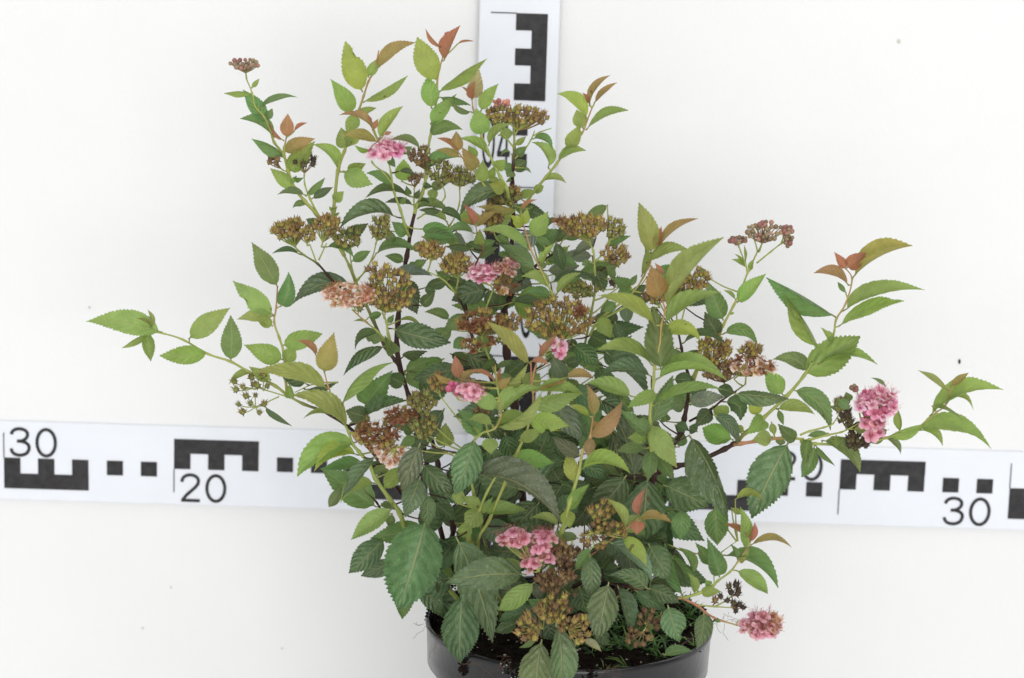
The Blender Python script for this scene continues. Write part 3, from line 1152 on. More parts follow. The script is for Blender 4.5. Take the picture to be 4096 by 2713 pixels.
def board(name, x0, x1, z0, z1, yf, label):
    mb = MB()
    t = .003
    b = .0006
    v = []
    for (y, i) in ((yf + t, 0), (yf + b, 0), (yf, b)):
        v += [(x0 + i, y, z0 + i), (x1 - i, y, z0 + i), (x1 - i, y, z1 - i), (x0 + i, y, z1 - i)]
    f = []
    for r in range(2):
        for k in range(4):
            k2 = (k + 1) % 4
            f.append((r * 4 + k, r * 4 + k2, r * 4 + 4 + k2, r * 4 + 4 + k))
    f += [(8, 9, 10, 11), (3, 2, 1, 0)]
    mb.add(v, f)
    o = mb.build(name, M_BOARD, smooth=False)
    return tag(o, label, "measuring board")

H_ROWS = {'low': (2.19, 3.14, 4.07), 'high': (2.57, 1.62, .74)}   # tooth edge, inner edge of the bar, outer edge: cm from the top
YH = Y_WALL - .0032
pL, pR = on_wall(696, 1925, YH), on_wall(3354, 2008, YH)
XL20, XR20 = pL.x, pR.x
ztop = (on_wall(0, 1683, YH).z + on_wall(1300, 1721, YH).z + on_wall(3455, 1793, YH).z + on_wall(4096, 1816, YH).z) / 4
HW = 4.78
hl = board("measuring_board", XL20 - 35 * CM, XL20 + 19.9 * CM, ztop - HW * CM, ztop, YH, "white horizontal measuring board left of the plant, black 30 and 20")
hr = board("measuring_board", XL20 + 19.95 * CM, XR20 + 35 * CM, ztop - HW * CM, ztop, YH, "white horizontal measuring board right of the plant, black 30 below the squares")

def h_decimetre(par, xs, row, num, numx, numrow, tick):
    a, b, c = H_ROWS[row]
    zz = lambda d: ztop - d * CM
    y = YH - .0003
    lo, hi = sorted((zz(b), zz(c)))
    bar = [(xs, xs + 4.98 * CM, lo, hi)]
    t0, t1 = sorted((zz(a), zz(b)))
    for k in (0, 2, 4):
        bar.append((xs + k * CM, xs + (k + .97) * CM, t0, t1))
    mark("mark_block", bar, y, par)
    for k in (6.05, 8.05):
        s0, s1 = (2.19, 3.08) if row == 'low' else (1.68, 2.56)
        mark("mark_square", [(xs + k * CM, xs + (k + .95) * CM, zz(s1), zz(s0))], y, par)
    mark("tick_line", [(xs - .03 * CM, xs + .03 * CM, *sorted((zz(tick[0]), zz(tick[1]))))], y - .0001, par)
    if num:
        n0, n1 = (.34, 2.1) if numrow == 'up' else (2.84, 4.56)
        numeral(num, xs + numx[0] * CM, xs + numx[1] * CM, zz(n1), zz(n0), y, par)

h_decimetre(hl, XL20 - 30 * CM, 'low', None, None, None, (.67, 2.19))
h_decimetre(hl, XL20 - 20 * CM, 'high', None, None, None, (2.57, 4.0))
h_decimetre(hl, XL20 - 10 * CM, 'low', "30", (.36, 3.12), 'up', (.67, 2.19))
h_decimetre(hl, XL20, 'high', "20", (.38, 3.08), 'down', (2.57, 4.0))
h_decimetre(hl, XL20 + 9.95 * CM, 'low', None, None, None, (.67, 2.19))
h_decimetre(hr, XR20 - 10 * CM, 'low', "20", (6.2, 8.95), 'up', (.67, 2.19))
h_decimetre(hr, XR20, 'high', "30", (6.2, 8.97), 'down', (2.57, 4.1))
h_decimetre(hr, XR20 + 10 * CM, 'low', None, None, None, (.67, 2.19))
h_decimetre(hr, XR20 + 20 * CM, 'high', None, None, None, (2.57, 4.1))

YV = YH - .0033
xl0 = (on_wall(1918, 0, YV).x + on_wall(1906, 500, YV).x) / 2
xr0 = (on_wall(2242, 0, YV).x + on_wall(2225, 500, YV).x) / 2
VW = (xr0 - xl0) / CM
z50 = on_wall(1980, 50, YV).z
vb = board("measuring_board", xl0, xr0, .002, z50 + 12 * CM, YV, "white upright measuring board behind the plant with black comb mark at top")
def v_decimetre(zt, row, num=None, ny=None, nx=None):
    s = VW / HW
    a, b, c = [q * s for q in H_ROWS[row]]
    xx = lambda d: xl0 + d * CM
    y = YV - .0003
    lo, hi = sorted((xx(b), xx(c)))
    bar = [(lo, hi, zt - 4.98 * CM, zt)]
    t0, t1 = sorted((xx(a), xx(b)))
    for k in (0, 2, 4):
        bar.append((t0, t1, zt - (k + .97) * CM, zt - k * CM))
    mark("mark_block", bar, y, vb)
    for k in (6.05, 8.05):
        s0, s1 = (2.19, 3.08) if row == 'low' else (1.68, 2.56)
        mark("mark_square", [(xx(s0 * s), xx(s1 * s), zt - (k + .95) * CM, zt - k * CM)], y, vb)
    tk = (.68, 2.22) if row == 'low' else (2.57, 4.1)
    mark("tick_line", [(xx(tk[0] * s), xx(tk[1] * s), zt - .03 * CM, zt + .03 * CM)], y - .0001, vb)
    if num:
        numeral(num, xx(nx[0]), xx(nx[1]), zt - ny[1] * CM, zt - ny[0] * CM, y, vb)
v_decimetre(z50 + 10 * CM, 'high')
v_decimetre(z50, 'low', "04", (5.95, 8.9), (.36, 1.95))
v_decimetre(z50 - 10 * CM, 'high', "03", (5.9, 8.85), (2.85, 4.4))
v_decimetre(z50 - 20 * CM, 'low')
v_decimetre(z50 - 30 * CM, 'high')

# ================================================================ pot and soil
R = .0748
def lathe(mb, prof, n=96, color=(1, 1, 1)):
    vs, fs = [], []
    for (r, z) in prof:
        for k in range(n):
            a = 2 * math.pi * k / n
            vs.append((r * math.cos(a), r * math.sin(a), z))
    for i in range(len(prof) - 1):
        for k in range(n):
            k2 = (k + 1) % n
            fs.append((i * n + k, i * n + k2, (i + 1) * n + k2, (i + 1) * n + k))
    mb.add(vs, fs, color)

pot = link("plant_pot", None)
tag(pot, "round black plastic nursery pot holding the shrub, dusted with soil", "pot")
mb = MB()
lathe(mb, [(.0001, .004), (.052, .004), (.054, 0), (.0585, .0005), (.0595, .004), (R - .0052, Z_RIM - .0255), (R - .0046, Z_RIM - .0215),
           (R - .0058, Z_RIM - .0215), (.056, .008), (.0001, .008)])
mb.build("pot_body", M_POT, pot)
mb = MB()
lathe(mb, [(R - .0062, Z_RIM - .0245), (R - .0016, Z_RIM - .0240), (R - .0008, Z_RIM - .0228), (R - .0006, Z_RIM - .016), (R, Z_RIM - .004), (R + .0006, Z_RIM - .0028),
           (R + .0008, Z_RIM - .0010), (R + .0002, Z_RIM), (R - .0010, Z_RIM + .0002), (R - .0018, Z_RIM - .0006),
           (R - .0022, Z_RIM - .003), (R - .0034, Z_RIM - .0215), (R - .0062, Z_RIM - .0245)])
mb.build("pot_collar", M_POT, pot)

ZS = Z_RIM - .006
def soil_z(x, y):
    r = math.hypot(x, y) / R
    h = ZS - .001 + .004 * (1 - r * r)
    h += .0035 * noise.noise(Vector((x * 70, y * 70, .3))) + .0022 * noise.noise(Vector((x * 220, y * 220, 4)))
    h += .012 * math.exp(-(((x + .058) / .013) ** 2 + ((y - .022) / .022) ** 2))      # heap at the left back edge
    h += .008 * math.exp(-(((x - .058) / .016) ** 2 + ((y - .03) / .02) ** 2))
    return h
mb = MB()
vs, fs = [], []
NR, NA = 34, 96
for i in range(NR):
    r = (R - .0032) * (i + .02) / (NR - 1)
    r = min(r, R - .0034)
    for k in range(NA):
        a = 2 * math.pi * k / NA
        x, y = r * math.cos(a), r * math.sin(a)
        vs.append((x, y, soil_z(x, y) - (.002 if i == NR - 1 else 0)))
for i in range(NR - 1):
    for k in range(NA):
        k2 = (k + 1) % NA
        fs.append((i * NA + k, i * NA + k2, (i + 1) * NA + k2, (i + 1) * NA + k))
mb.add(vs, fs)
soil = mb.build("potting_soil", M_SOIL)
tag(soil, "dark crumbly potting soil filling the black pot", "soil", kind='stuff')

def chunk(mb, p, s, rnd):
    vs = []
    for (x, y, z) in ((1, 0, 0), (-1, 0, 0), (0, 1, 0), (0, -1, 0), (0, 0, 1), (0, 0, -1)):
        k = s * rnd.uniform(.6, 1.25)
        vs.append((p[0] + x * k, p[1] + y * k, p[2] + z * k * .8))
    mb.add(vs, [(0, 2, 4), (2, 1, 4), (1, 3, 4), (3, 0, 4), (2, 0, 5), (1, 2, 5), (3, 1, 5), (0, 3, 5)])
rnd = random.Random(3)
mb = MB(); mp = MB()
for i in range(1500):
    a, r = rnd.uniform(0, 6.283), (R - .005) * math.sqrt(rnd.random())
    x, y = r * math.cos(a), r * math.sin(a)
    chunk(mb, (x, y, soil_z(x, y) + .0003), rnd.uniform(.0004, .0016), rnd)
for i in range(150):
    a, r = rnd.uniform(0, 6.283), (R - .005) * math.sqrt(rnd.random())
    x, y = r * math.cos(a), r * math.sin(a)
    chunk(mp, (x, y, soil_z(x, y) + .0008), rnd.uniform(.0003, .0009), rnd)
# crumbs heaped on the left and right rim and clinging to the collar
def rim_point(ang, dr, dz):
    return (math.cos(ang) * (R + dr), math.sin(ang) * (R + dr), Z_RIM + dz)
for (a0, sa, n, dz0, dz1) in ((2.75, .16, 260, -.003, .008), (3.0, .12, 90, -.004, .003), (.35, .2, 120, -.003, .004), (-.35, .1, 40, -.003, .002)):
    for i in range(n):
        h = rnd.random() ** 2
        chunk(mb, rim_point(rnd.gauss(a0, sa), rnd.uniform(-.006, .0012 - .001 * h), dz0 + (dz1 - dz0) * h), rnd.uniform(.0004, .0013), rnd)
for (a0, sa, n, depth) in ((3.9, .035, 130, .014), (4.35, .07, 150, .012), (4.85, .03, 30, .006)):
    for i in range(n):
        dz = -rnd.random() ** 1.5 * depth
        chunk(mb, rim_point(rnd.gauss(a0, sa * (1 + dz / depth * .6)), .0006 + dz * .08 + rnd.uniform(0, .0012), dz + .001), rnd.uniform(.0004, .0011), rnd)
for i in range(26):
    dz = -rnd.random() * .011
    chunk(mp, rim_point(rnd.gauss(4.35, .07), .0014 + dz * .08, dz), rnd.uniform(.0003, .0007), rnd)
o = mb.build("soil_crumb", M_SOIL, smooth=False)
tag(o, "loose dark soil crumbs on the soil and over the pot rim", "soil crumbs", kind='stuff')
o = mp.build("perlite_grain", M_PERLITE, smooth=False)
tag(o, "tiny pale grains scattered in the dark soil", "grains", kind='stuff')

# hair roots trailing over the rim
mb = MB()
def hair(u, v, z, n, ln, sp):
    for i in range(n):
        a = rnd.uniform(0, 6.283)
        x, y = u + rnd.gauss(0, sp * .35), v + rnd.gauss(0, sp * .3)
        pts = []
        for k in range(9):
            pts.append(at(x, y, z + rnd.uniform(-.05, .05)))
            a += rnd.gauss(0, .55)
            x += math.cos(a) * ln / 8; y += math.sin(a) * ln / 8 * .7 + ln / 22
        mb.tube(pts, [.00009] * 9, [(1, 1, 1)] * 9, 3, False)
hair(1755, 2560, 5.2, 6, 70, 50); hair(1700, 2500, 3.4, 4, 60, 40)
hair(2905, 2480, 1.2, 7, 80, 50); hair(2440, 2680, 8, 8, 80, 60); hair(1930, 2660, 7.7, 8, 60, 60); hair(2030, 2640, 7.6, 5, 70, 40)
o = mb.build("root_hair", M_ROOT)
tag(o, "fine brown hair roots trailing over the pot rim", "roots", kind='stuff')

# pearlwort-like weeds
M_WEED = tissue("weed_green", .5, .35, .2)
def blade(mb, p, d, ln, w, c):
    d = d.normalized()
    side = d.cross(Vector((0, 0, 1)))
    if side.length < 1e-3: side = Vector((1, 0, 0))
    side.normalize()
    nrm = side.cross(d)
    vs, cs = [], []
    for k in range(5):
        t = k / 4
        q = p + d * ln * t + Vector((0, 0, -1)) * ln * .28 * t * t
        ww = w * (1 - .9 * t) * .5
        vs += [q - side * ww, q + nrm * w * .25 * (1 - t), q + side * ww]
        cs += [c] * 3
    fs = []
    for k in range(4):
        for j in range(2):
            fs.append((k * 3 + j, k * 3 + j + 1, k * 3 + j + 4, k * 3 + j + 3))
    mb.add(vs, fs, colors=cs)
def weed_tuft(mb, p, n, ln, rnd):
    for i in range(n):
        a = rnd.uniform(0, 6.283)
        e = rnd.uniform(.15, 1.1)
        c = lin(rnd.choice(((84, 118, 56), (70, 100, 54), (104, 136, 66))))
        blade(mb, p, Vector((math.cos(a) * math.cos(e), math.sin(a) * math.cos(e), math.sin(e))), ln * rnd.uniform(.6, 1.15), ln * .13, c)
SPROUTS = ((790, 1410, 10, .011, "star-shaped green weed sprout at the front rim of the pot"),
           (560, 1450, 9, .009, "small green weed sprout spilling over the rim, below the hanging seed heads"),
           (430, 1310, 8, .008, "small weed sprout on the soil, left of the star-shaped one"),
           (1240, 1140, 8, .012, "tall thin weed sprout on the soil under the spotted leaves"),
           (940, 970, 9, .009, "weed sprout on dark soil behind the low brown seed heads"),
           (1540, 1320, 7, .006, "tiny weed sprout hanging on the right side of the pot rim"))
for (u, v, n, ln, lb) in SPROUTS:
    x0, y0, s = SHEETS['M']
    p = on_level(x0 + u * s, y0 + v * s, Z_RIM - .003)
    if (p.x ** 2 + p.y ** 2) ** .5 < R - .004:
        p.z = soil_z(p.x, p.y)
    else:
        k = (R - .002) / math.hypot(p.x, p.y)
        p = Vector((p.x * k, p.y * k, Z_RIM + .0006))
    mb = MB()
    weed_tuft(mb, Vector((0, 0, 0)), n, ln, rnd)
    for j in range(2):
        a = rnd.uniform(0, 6.28)
        q = Vector((math.cos(a) * .012, abs(math.sin(a)) * .012, .003))
        mb.tube([Vector((0, 0, 0)), q * .5 + Vector((0, 0, .002)), q], [.0003] * 3, [lin((110, 140, 70))] * 3, 4)
    o = mb.build("weed_sprout", M_WEED)
    o.location = p
    tag(o, lb, "weed", "weed sprouts in the pot")
mb = MB()
for i in range(150):
    (uc, vc, su, sv) = rnd.choice(((900, 780, 160, 90), (1420, 800, 90, 60), (1480, 900, 60, 60), (760, 1100, 120, 60), (1100, 1050, 160, 60), (900, 1220, 240, 50)))
    x0, y0, s = SHEETS['M']
    p = on_level(x0 + rnd.gauss(uc, su) * s, y0 + rnd.gauss(vc, sv) * s, Z_RIM - .003)
    if math.hypot(p.x, p.y) > R - .005: continue
    p.z = soil_z(p.x, p.y)
    weed_tuft(mb, p, 7, rnd.uniform(.006, .014), rnd)
o = mb.build("weed_cover", M_WEED)
tag(o, "mat of fine green grassy weeds on the soil at the right", "weeds", kind='stuff')
# ================================================================ the shrub
shrub = link("spirea_shrub", None)
shrub.location = (0, 0, 0)
tag(shrub, "bushy pink-flowering shrub with serrated green leaves in a black pot", "shrub")

PAL = {k: lin(v) for k, v in {
    'D': (88, 109, 72), 'N': (100, 122, 80), 'B': (116, 130, 110), 'U': (92, 103, 76), 'M': (110, 138, 84), 'G': (140, 166, 90),
    'Y': (156, 172, 82), 'V': (152, 166, 94), 'O': (164, 152, 88), 'Q': (164, 140, 92), 'R': (182, 132, 98), 'T': (168, 168, 122),
    'W': (176, 144, 82)}.items()}
YOUNG = 'GYVOQRTWM'
SCOL = {'s': lin((150, 158, 84)), 'b': lin((62, 40, 36)), 'r': lin((168, 124, 88))}

STEM_PTS = []          # (point, picture x, picture y, depth)
for line in STEMS.strip().splitlines():
    hd, body = line.split(';')
    sh, r0, r1, c0, c1 = hd.split()
    ox, oy, s = SHEETS[sh]
    raw = []
    for q in body.split('/'):
        x, y, z = map(float, q.split())
        raw.append(Vector((ox + x * s, oy + y * s, z)))
    # roots go down into the soil
    path2 = smooth_path(raw, 4)
    pts = [at(q.x, q.y, q.z) for q in path2]
    for i, p in enumerate(pts):
        if p.z < ZS - .004: p.z = ZS - .004
    n = len(pts)
    r0, r1 = float(r0) * .00068, float(r1) * .00068
    a, b = SCOL[c0], SCOL[c1]
    rad, cc = [], []
    for i in range(n):
        t = i / (n - 1)
        w = 1.4 if i % 4 == 0 and 0 < i < n - 1 else 1.0
        rad.append((r0 + (r1 - r0) * t) * w)
        j = 1 + .12 * noise.noise(Vector((i * .7, r0 * 1e5, 0)))
        tt = min(1, max(0, (t - .06) / .4))
        cc.append(tuple((a[k] + (b[k] - a[k]) * tt) * j for k in range(3)))
    mb = MB()
    mb.tube(pts, rad, cc, 7)
    mb.build("stem", M_STEM, shrub)
    for p, q in zip(pts, path2):
        STEM_PTS.append((p, q.x, q.y, q.z))

def profile(t, ea, eb, nrm):
    if t < .05: return .045
    u = (t - .05) / .95
    return max(.012, (u ** ea) * ((1 - u) ** eb) / nrm)

def make_leaf(mb, px, py, qx, qy, w_px, color, z, bow_px, rnd, tip_col=None):
    # base snaps to the stem it grows from
    best = None
    for (p, sx, sy, sz) in STEM_PTS:
        d2 = (sx - px) ** 2 + (sy - py) ** 2
        if d2 < 28 ** 2 and abs(sz - z) < 1.1 and (best is None or d2 < best[0]): best = (d2, sz)
    zb = best[1] if best else z
    L_px = math.hypot(qx - px, qy - py)
    B0 = at(px, py, zb)
    k = px_size(B0)
    dz = rnd.uniform(-.22, .3) * L_px * k * 100
    ratio = w_px / L_px
    B, T = B0, at(qx, qy, z + dz)
    d = T - B
    L = d.length
    dn = d.normalized()
    V = (CAM - (B + T) * .5).normalized()
    pscr = V.cross(dn)
    if pscr.length < 1e-4: pscr = Vector((1, 0, 0))
    pscr.normalize()
    W = max(w_px * k, .40 * L)
    cs = min(1.0, w_px * k / W)
    sn = math.sqrt(max(0, 1 - cs * cs))
    cand = []
    for sg in (-1, 1):
        wd = (pscr * cs + V * sn * sg)
        wd = (wd - dn * wd.dot(dn)).normalized()
        nn = dn.cross(wd)
        if nn.dot(V) < 0: nn = -nn
        cand.append((nn.z, sg, wd, nn))
    cand.sort(key=lambda c: c[0], reverse=True)
    if sn > .3:
        ch = cand[0] if rnd.random() < .85 else cand[1]
    else:
        ch = cand[0]
    wd, nn = ch[2], ch[3]
    bowv = Vector((-(qy - py), (qx - px), 0)) / max(L_px, 1)
    bow3 = (RT * bowv.x - UP * bowv.y) * (bow_px * k)
    ctrl = (B + T) * .5 + bow3 * 2 + nn * L * rnd.uniform(.03, .2)
    teeth = 11 if L < .018 else (16 if L < .035 else 22)
    N = teeth * 2
    cols = (-1, -.66, -.33, 0, .33, .66, 1)
    fold = rnd.uniform(.1, .6) if rnd.random() < .7 else rnd.uniform(.6, 1.0)
    curl = rnd.uniform(-.02, .06)
    ph = rnd.uniform(0, 6.28)
    wav = rnd.uniform(.02, .07)
    asym = rnd.uniform(.93, 1.07)
    ea, eb = rnd.uniform(.62, .84), rnd.uniform(1.05, 1.35)
    um = ea / (ea + eb)
    nrm = (um ** ea) * ((1 - um) ** eb)
    vs, uvs, cc = [], [], []
    jit = [rnd.uniform(.9, 1.1) for _ in range(3)]
    base_c = tuple(color[i] * (rnd.uniform(.92, 1.08)) for i in range(3))
    tc = tip_col or tuple(base_c[i] * jit[i] for i in range(3))
    damage = rnd.random() < .10
    dt, ds = rnd.uniform(.45, .85), rnd.choice((-1, 1))
    for i in range(N + 1):
        t = i / N
        c = B * (1 - t) ** 2 + ctrl * (2 * t * (1 - t)) + T * t * t
        c = c - nn * curl * L * t ** 3
        tang = (B * (-2 * (1 - t)) + ctrl * (2 - 4 * t) + T * (2 * t)).normalized()
        wl = (wd - tang * wd.dot(tang)).normalized()
        nl = wl.cross(tang)
        if nl.dot(nn) < 0: nl = -nl
        hw = profile(t, ea, eb, nrm) * W * .51
        for s in cols:
            a = abs(s)
            h = hw * (asym if s > 0 else 2 - asym)
            off = h * s
            fwd = 0.0
            if a == 1 and t > .14:
                if i % 2 == 0: off -= math.copysign(min(.16 * h, .042 * W) * rnd.uniform(.5, 1.4), s)
                else: fwd = L / N * .7
                if damage and ds * s > 0: off *= 1 - .5 * math.exp(-((t - dt) / .07) ** 2)
            up = fold * h * (a * .7 + a * a * .3) + wav * h * math.sin(t * 9 + ph + (1 if s > 0 else 0)) * a
            up -= .05 * W * math.sin(((t * 8 - (a ** 1.25) * 1.9) % 1.0) * math.pi) * -.35 * (a > 0) * min(1, hw / (W * .3))
            p = c + wl * off + nl * up + tang * fwd
            vs.append(p)
            uvs.append((t, .5 + .5 * s))
            cc.append(tuple(base_c[j] + (tc[j] - base_c[j]) * t for j in range(3)))
    nc = len(cols)
    fs = []
    for i in range(N):
        for j in range(nc - 1):
            fs.append((i * nc + j, i * nc + j + 1, (i + 1) * nc + j + 1, (i + 1) * nc + j))
    mb.add(vs, fs, colors=cc, uvs=uvs)
    # petiole thickness: a slim stalk under the blade base
    e = B + (ctrl - B) * .16
    mb.tube([B - dn * .0004, (B + e) * .5, e], [.00042, .00036, .00018], [SCOL['s']] * 3, 5)
    return B

rnd = random.Random(11)
entries = []
for sh, txt in LEAVES.items():
    ox, oy, s = SHEETS[sh]
    for line in txt.strip().splitlines():
        f = line.split()
        bx, by, tx, ty, w = [float(x) for x in f[:5]]
        entries.append((ox + bx * s, oy + by * s, ox + tx * s, oy + ty * s, w * s, f[5], float(f[6]), (float(f[7]) if len(f) > 7 else rnd.uniform(-.03, .03) * math.hypot(tx - bx, ty - by)) * s))
# leaves deep in the bush, seen only as dark shapes between the others
for (u0, u1, v0, v1, z0, z1, n) in ((1750, 2680, 1420, 2250, -.5, 2.6, 46), (1560, 1900, 2000, 2330, 0, 2.2, 12), (2380, 2700, 1900, 2350, 0, 2.4, 12), (1720, 2480, 820, 1320, -2.2, -.2, 26)):
    for i in range(n):
        u, v = rnd.uniform(u0, u1), rnd.uniform(v0, v1)
        a = rnd.uniform(.1, 3.04)
        ln = rnd.uniform(150, 250) if v0 > 1000 else rnd.uniform(90, 150)
        if v0 < 1000: a = rnd.uniform(-.5, 3.6)
        entries.append((u, v, u + math.cos(a) * ln, v + math.sin(a) * ln, ln * rnd.uniform(.36, .5), rnd.choice('DDDNM' if v0 > 1000 else 'MMDGB'), rnd.uniform(z0, z1), 0))
for i in range(34):
    u, v = rnd.uniform(1760, 2700), rnd.uniform(1080, 1640)
    a = rnd.uniform(-.6, 3.74)
    ln = rnd.uniform(120, 200)
    entries.append((u, v, u + math.cos(a) * ln, v + math.sin(a) * ln * .6, ln * .4, rnd.choice('DMMB'), rnd.uniform(-4, -1), 0))
for i in range(46):
    u, v = rnd.gauss(2200, 300), rnd.uniform(1620, 2380)
    if abs(u - 2200) > 560: continue
    a = rnd.uniform(-.5, 3.64)
    ln = rnd.uniform(150, 260)
    entries.append((u, v, u + math.cos(a) * ln, v + math.sin(a) * ln * .8, ln * .48, 'D', rnd.uniform(-4.5, -.5), 0))
entries.sort(key=lambda e: -math.hypot(e[2] - e[0], e[3] - e[1]) * e[4])
bases = []
rest = MB()
TIPS = {'G': 'V', 'Y': 'V', 'O': 'R', 'Q': 'R'}
for i, e in enumerate(entries):
    mb = MB() if i < 300 else rest
    tc = None
    if e[5] in TIPS and rnd.random() < .5:
        a, b = PAL[e[5]], PAL[TIPS[e[5]]]
        tc = tuple(a[j] * .6 + b[j] * .4 for j in range(3))
    B = make_leaf(mb, e[0], e[1], e[2], e[3], e[4], PAL[e[5]], e[6], e[7], rnd, tc)
    bases.append((B, e[5]))
    if i < 300: mb.build("leaf", M_YOUNG if e[5] in YOUNG else M_LEAF, shrub)
if rest.v:
    o = rest.build("small_leaf", M_YOUNG, shrub)
    o['kind'] = 'stuff'

# ---------------------------------------------------------------- flower and fruit pieces (unit: metres)
def capsule_mesh(body, tipc, sepal, spiky, rnd):
    mb = MB()
    n = 10
    prof = ((.0, .00045), (.00022, .0010), (.0008, .00145), (.0014, .0014), (.0019, .0009))
    vs, cs, fs = [], [], []
    for i, (z, r) in enumerate(prof):
        for k in range(n):
            a = 2 * math.pi * k / n
            rr = r * (1.0 if k % 2 == 0 else .74)
            vs.append((rr * math.cos(a), rr * math.sin(a), z)); cs.append(body if i < 3 else tuple(body[j] * .5 + tipc[j] * .5 for j in range(3)))
    for i in range(len(prof) - 1):
        for k in range(n):
            k2 = (k + 1) % n
            fs.append((i * n + k, i * n + k2, (i + 1) * n + k2, (i + 1) * n + k))
    fs.append(tuple((len(prof) - 1) * n + k for k in range(n)))
    mb.add(vs, fs, colors=cs)
    for k in range(5):
        a = 2 * math.pi * k / 5
        r = Vector((math.cos(a), math.sin(a), 0))
        tp = r * .0013 * rnd.uniform(.8, 1.25) + Vector((0, 0, .0028 * spiky * rnd.uniform(.85, 1.15)))
        mb.tube([r * .0009 + Vector((0, 0, .0015)), r * .0009 + Vector((0, 0, .0022)), tp], [.0004, .0003, .00006], [body, tipc, tipc], 4)
        # sepal
        a2 = a + .6
        r2 = Vector((math.cos(a2), math.sin(a2), 0)); s2 = Vector((-r2.y, r2.x, 0))
        dz = rnd.uniform(-.0006, .0003)
        mb.add([r2 * .0006 + s2 * .0006, r2 * .0006 - s2 * .0006, r2 * .0019 + Vector((0, 0, dz)), r2 * .0009 + Vector((0, 0, .0006))],
               [(0, 2, 3), (1, 3, 2), (0, 1, 2)], sepal)
    for k in range(9):
        a = rnd.uniform(0, 6.28); r = Vector((math.cos(a), math.sin(a), 0))
        mb.tube([r * .0011 + Vector((0, 0, .0008)), r * .0020 + Vector((0, 0, .0018 + rnd.uniform(0, .0016)))], [.00007, .00005], [sepal] * 2, 3, False)
    return mb

def flower_mesh(c_in, c_out, wilt, rnd, stamen=(.6, .2, .25), size=1.0):
    mb = MB()
    for k in range(5):
        a = 2 * math.pi * k / 5 + rnd.uniform(-.1, .1)
        r = Vector((math.cos(a), math.sin(a), 0)); s = Vector((-r.y, r.x, 0)); up = Vector((0, 0, 1))
        ln = .0036 * size * rnd.uniform(.9, 1.1) * (1 - .35 * wilt)
        vs, cs = [], []
        lift = rnd.uniform(.05, .45) + wilt * rnd.uniform(-.3, .9)
        for i, (t, w) in enumerate(((0.08, .18), (.35, .75), (.65, 1.0), (.88, .8), (1.0, .35))):
            for j in (-1, -.4, .4, 1):
                cup = .25 * abs(j) * w
                p = r * ln * t + s * (ln * .46 * w * j) + up * (ln * (lift * t + cup * .6 - .25 * t * t))
                if wilt: p += Vector((rnd.gauss(0, 1), rnd.gauss(0, 1), rnd.gauss(0, 1))) * ln * .13 * wilt
                vs.append(p)
                cs.append(tuple(c_in[q] + (c_out[q] - c_in[q]) * min(1, t * 1.3) for q in range(3)))
        fs = [(i * 4 + j, i * 4 + j + 1, i * 4 + j + 5, i * 4 + j + 4) for i in range(4) for j in range(3)]
        mb.add(vs, fs, colors=cs)
    # cup
    n = 8
    vs = [(0, 0, -.0008 * size)] + [(.0010 * size * math.cos(6.283 * k / n), .0010 * size * math.sin(6.283 * k / n), .0003 * size) for k in range(n)] + [(0, 0, .0001)]
    cc = tuple(c_in[q] * .8 for q in range(3))
    mb.add(vs, [(0, 1 + (k + 1) % n, 1 + k) for k in range(n)] + [(n + 1, 1 + k, 1 + (k + 1) % n) for k in range(n)], cc)
    for k in range(16):
        a = rnd.uniform(0, 6.28); r = Vector((math.cos(a), math.sin(a), 0))
        tp = r * rnd.uniform(.0012, .0034) * size + Vector((0, 0, rnd.uniform(.0026, .0046) * size * (1 - .35 * wilt)))
        mb.tube([r * .0007 * size, r * .0011 * size + Vector((0, 0, .0015 * size)), tp], [.00007, .00006, .00006], [stamen] * 3, 3, False)
        mb.tube([tp, tp + Vector((0, 0, .00022))], [.00016, .00012], [tuple(min(1, q * 1.1) for q in stamen)] * 2, 4)
    return mb

def bud_mesh(c, tip, r=.00095):
    mb = MB()
    n, rows = 8, 5
    vs, cs, fs = [(0, 0, -r)], [c], []
    for i in range(1, rows):
        th = math.pi * i / rows
        for k in range(n):
            vs.append((r * math.sin(th) * math.cos(6.283 * k / n), r * math.sin(th) * math.sin(6.283 * k / n), -r * math.cos(th)))
            t = i / rows
            cs.append(tuple(c[q] + (tip[q] - c[q]) * t * t for q in range(3)))
    vs.append((0, 0, r * 1.05)); cs.append(tip)
    for k in range(n):
        fs.append((0, 1 + (k + 1) % n, 1 + k))
        for i in range(rows - 2):
            a, b = 1 + i * n, 1 + (i + 1) * n
            fs.append((a + k, a + (k + 1) % n, b + (k + 1) % n, b + k))
        fs.append((len(vs) - 1, 1 + (rows - 2) * n + k, 1 + (rows - 2) * n + (k + 1) % n))
    mb.add(vs, fs, colors=cs)
    return mb

rk = random.Random(5)
S = lin
GOLD = [capsule_mesh(S((150, 144, 66)), S((154, 124, 78)), S((118, 94, 76)), 1.05, rk), capsule_mesh(S((162, 152, 68)), S((156, 130, 78)), S((124, 98, 80)), .95, rk), capsule_mesh(S((146, 130, 68)), S((158, 120, 80)), S((112, 86, 70)), 1.1, rk)]
GREEN = [capsule_mesh(S((128, 140, 70)), S((136, 124, 76)), S((98, 84, 66)), 1, rk), capsule_mesh(S((140, 144, 70)), S((140, 118, 76)), S((106, 86, 68)), 1, rk)]
BROWN = [capsule_mesh(S((130, 112, 68)), S((136, 106, 76)), S((106, 80, 64)), .95, rk), capsule_mesh(S((118, 98, 64)), S((130, 100, 74)), S((98, 74, 60)), 1.05, rk)]
DARK = [capsule_mesh(S((100, 98, 58)), S((88, 72, 56)), S((76, 62, 52)), 1.05, rk), capsule_mesh(S((82, 70, 56)), S((82, 66, 54)), S((68, 56, 48)), 1, rk)]
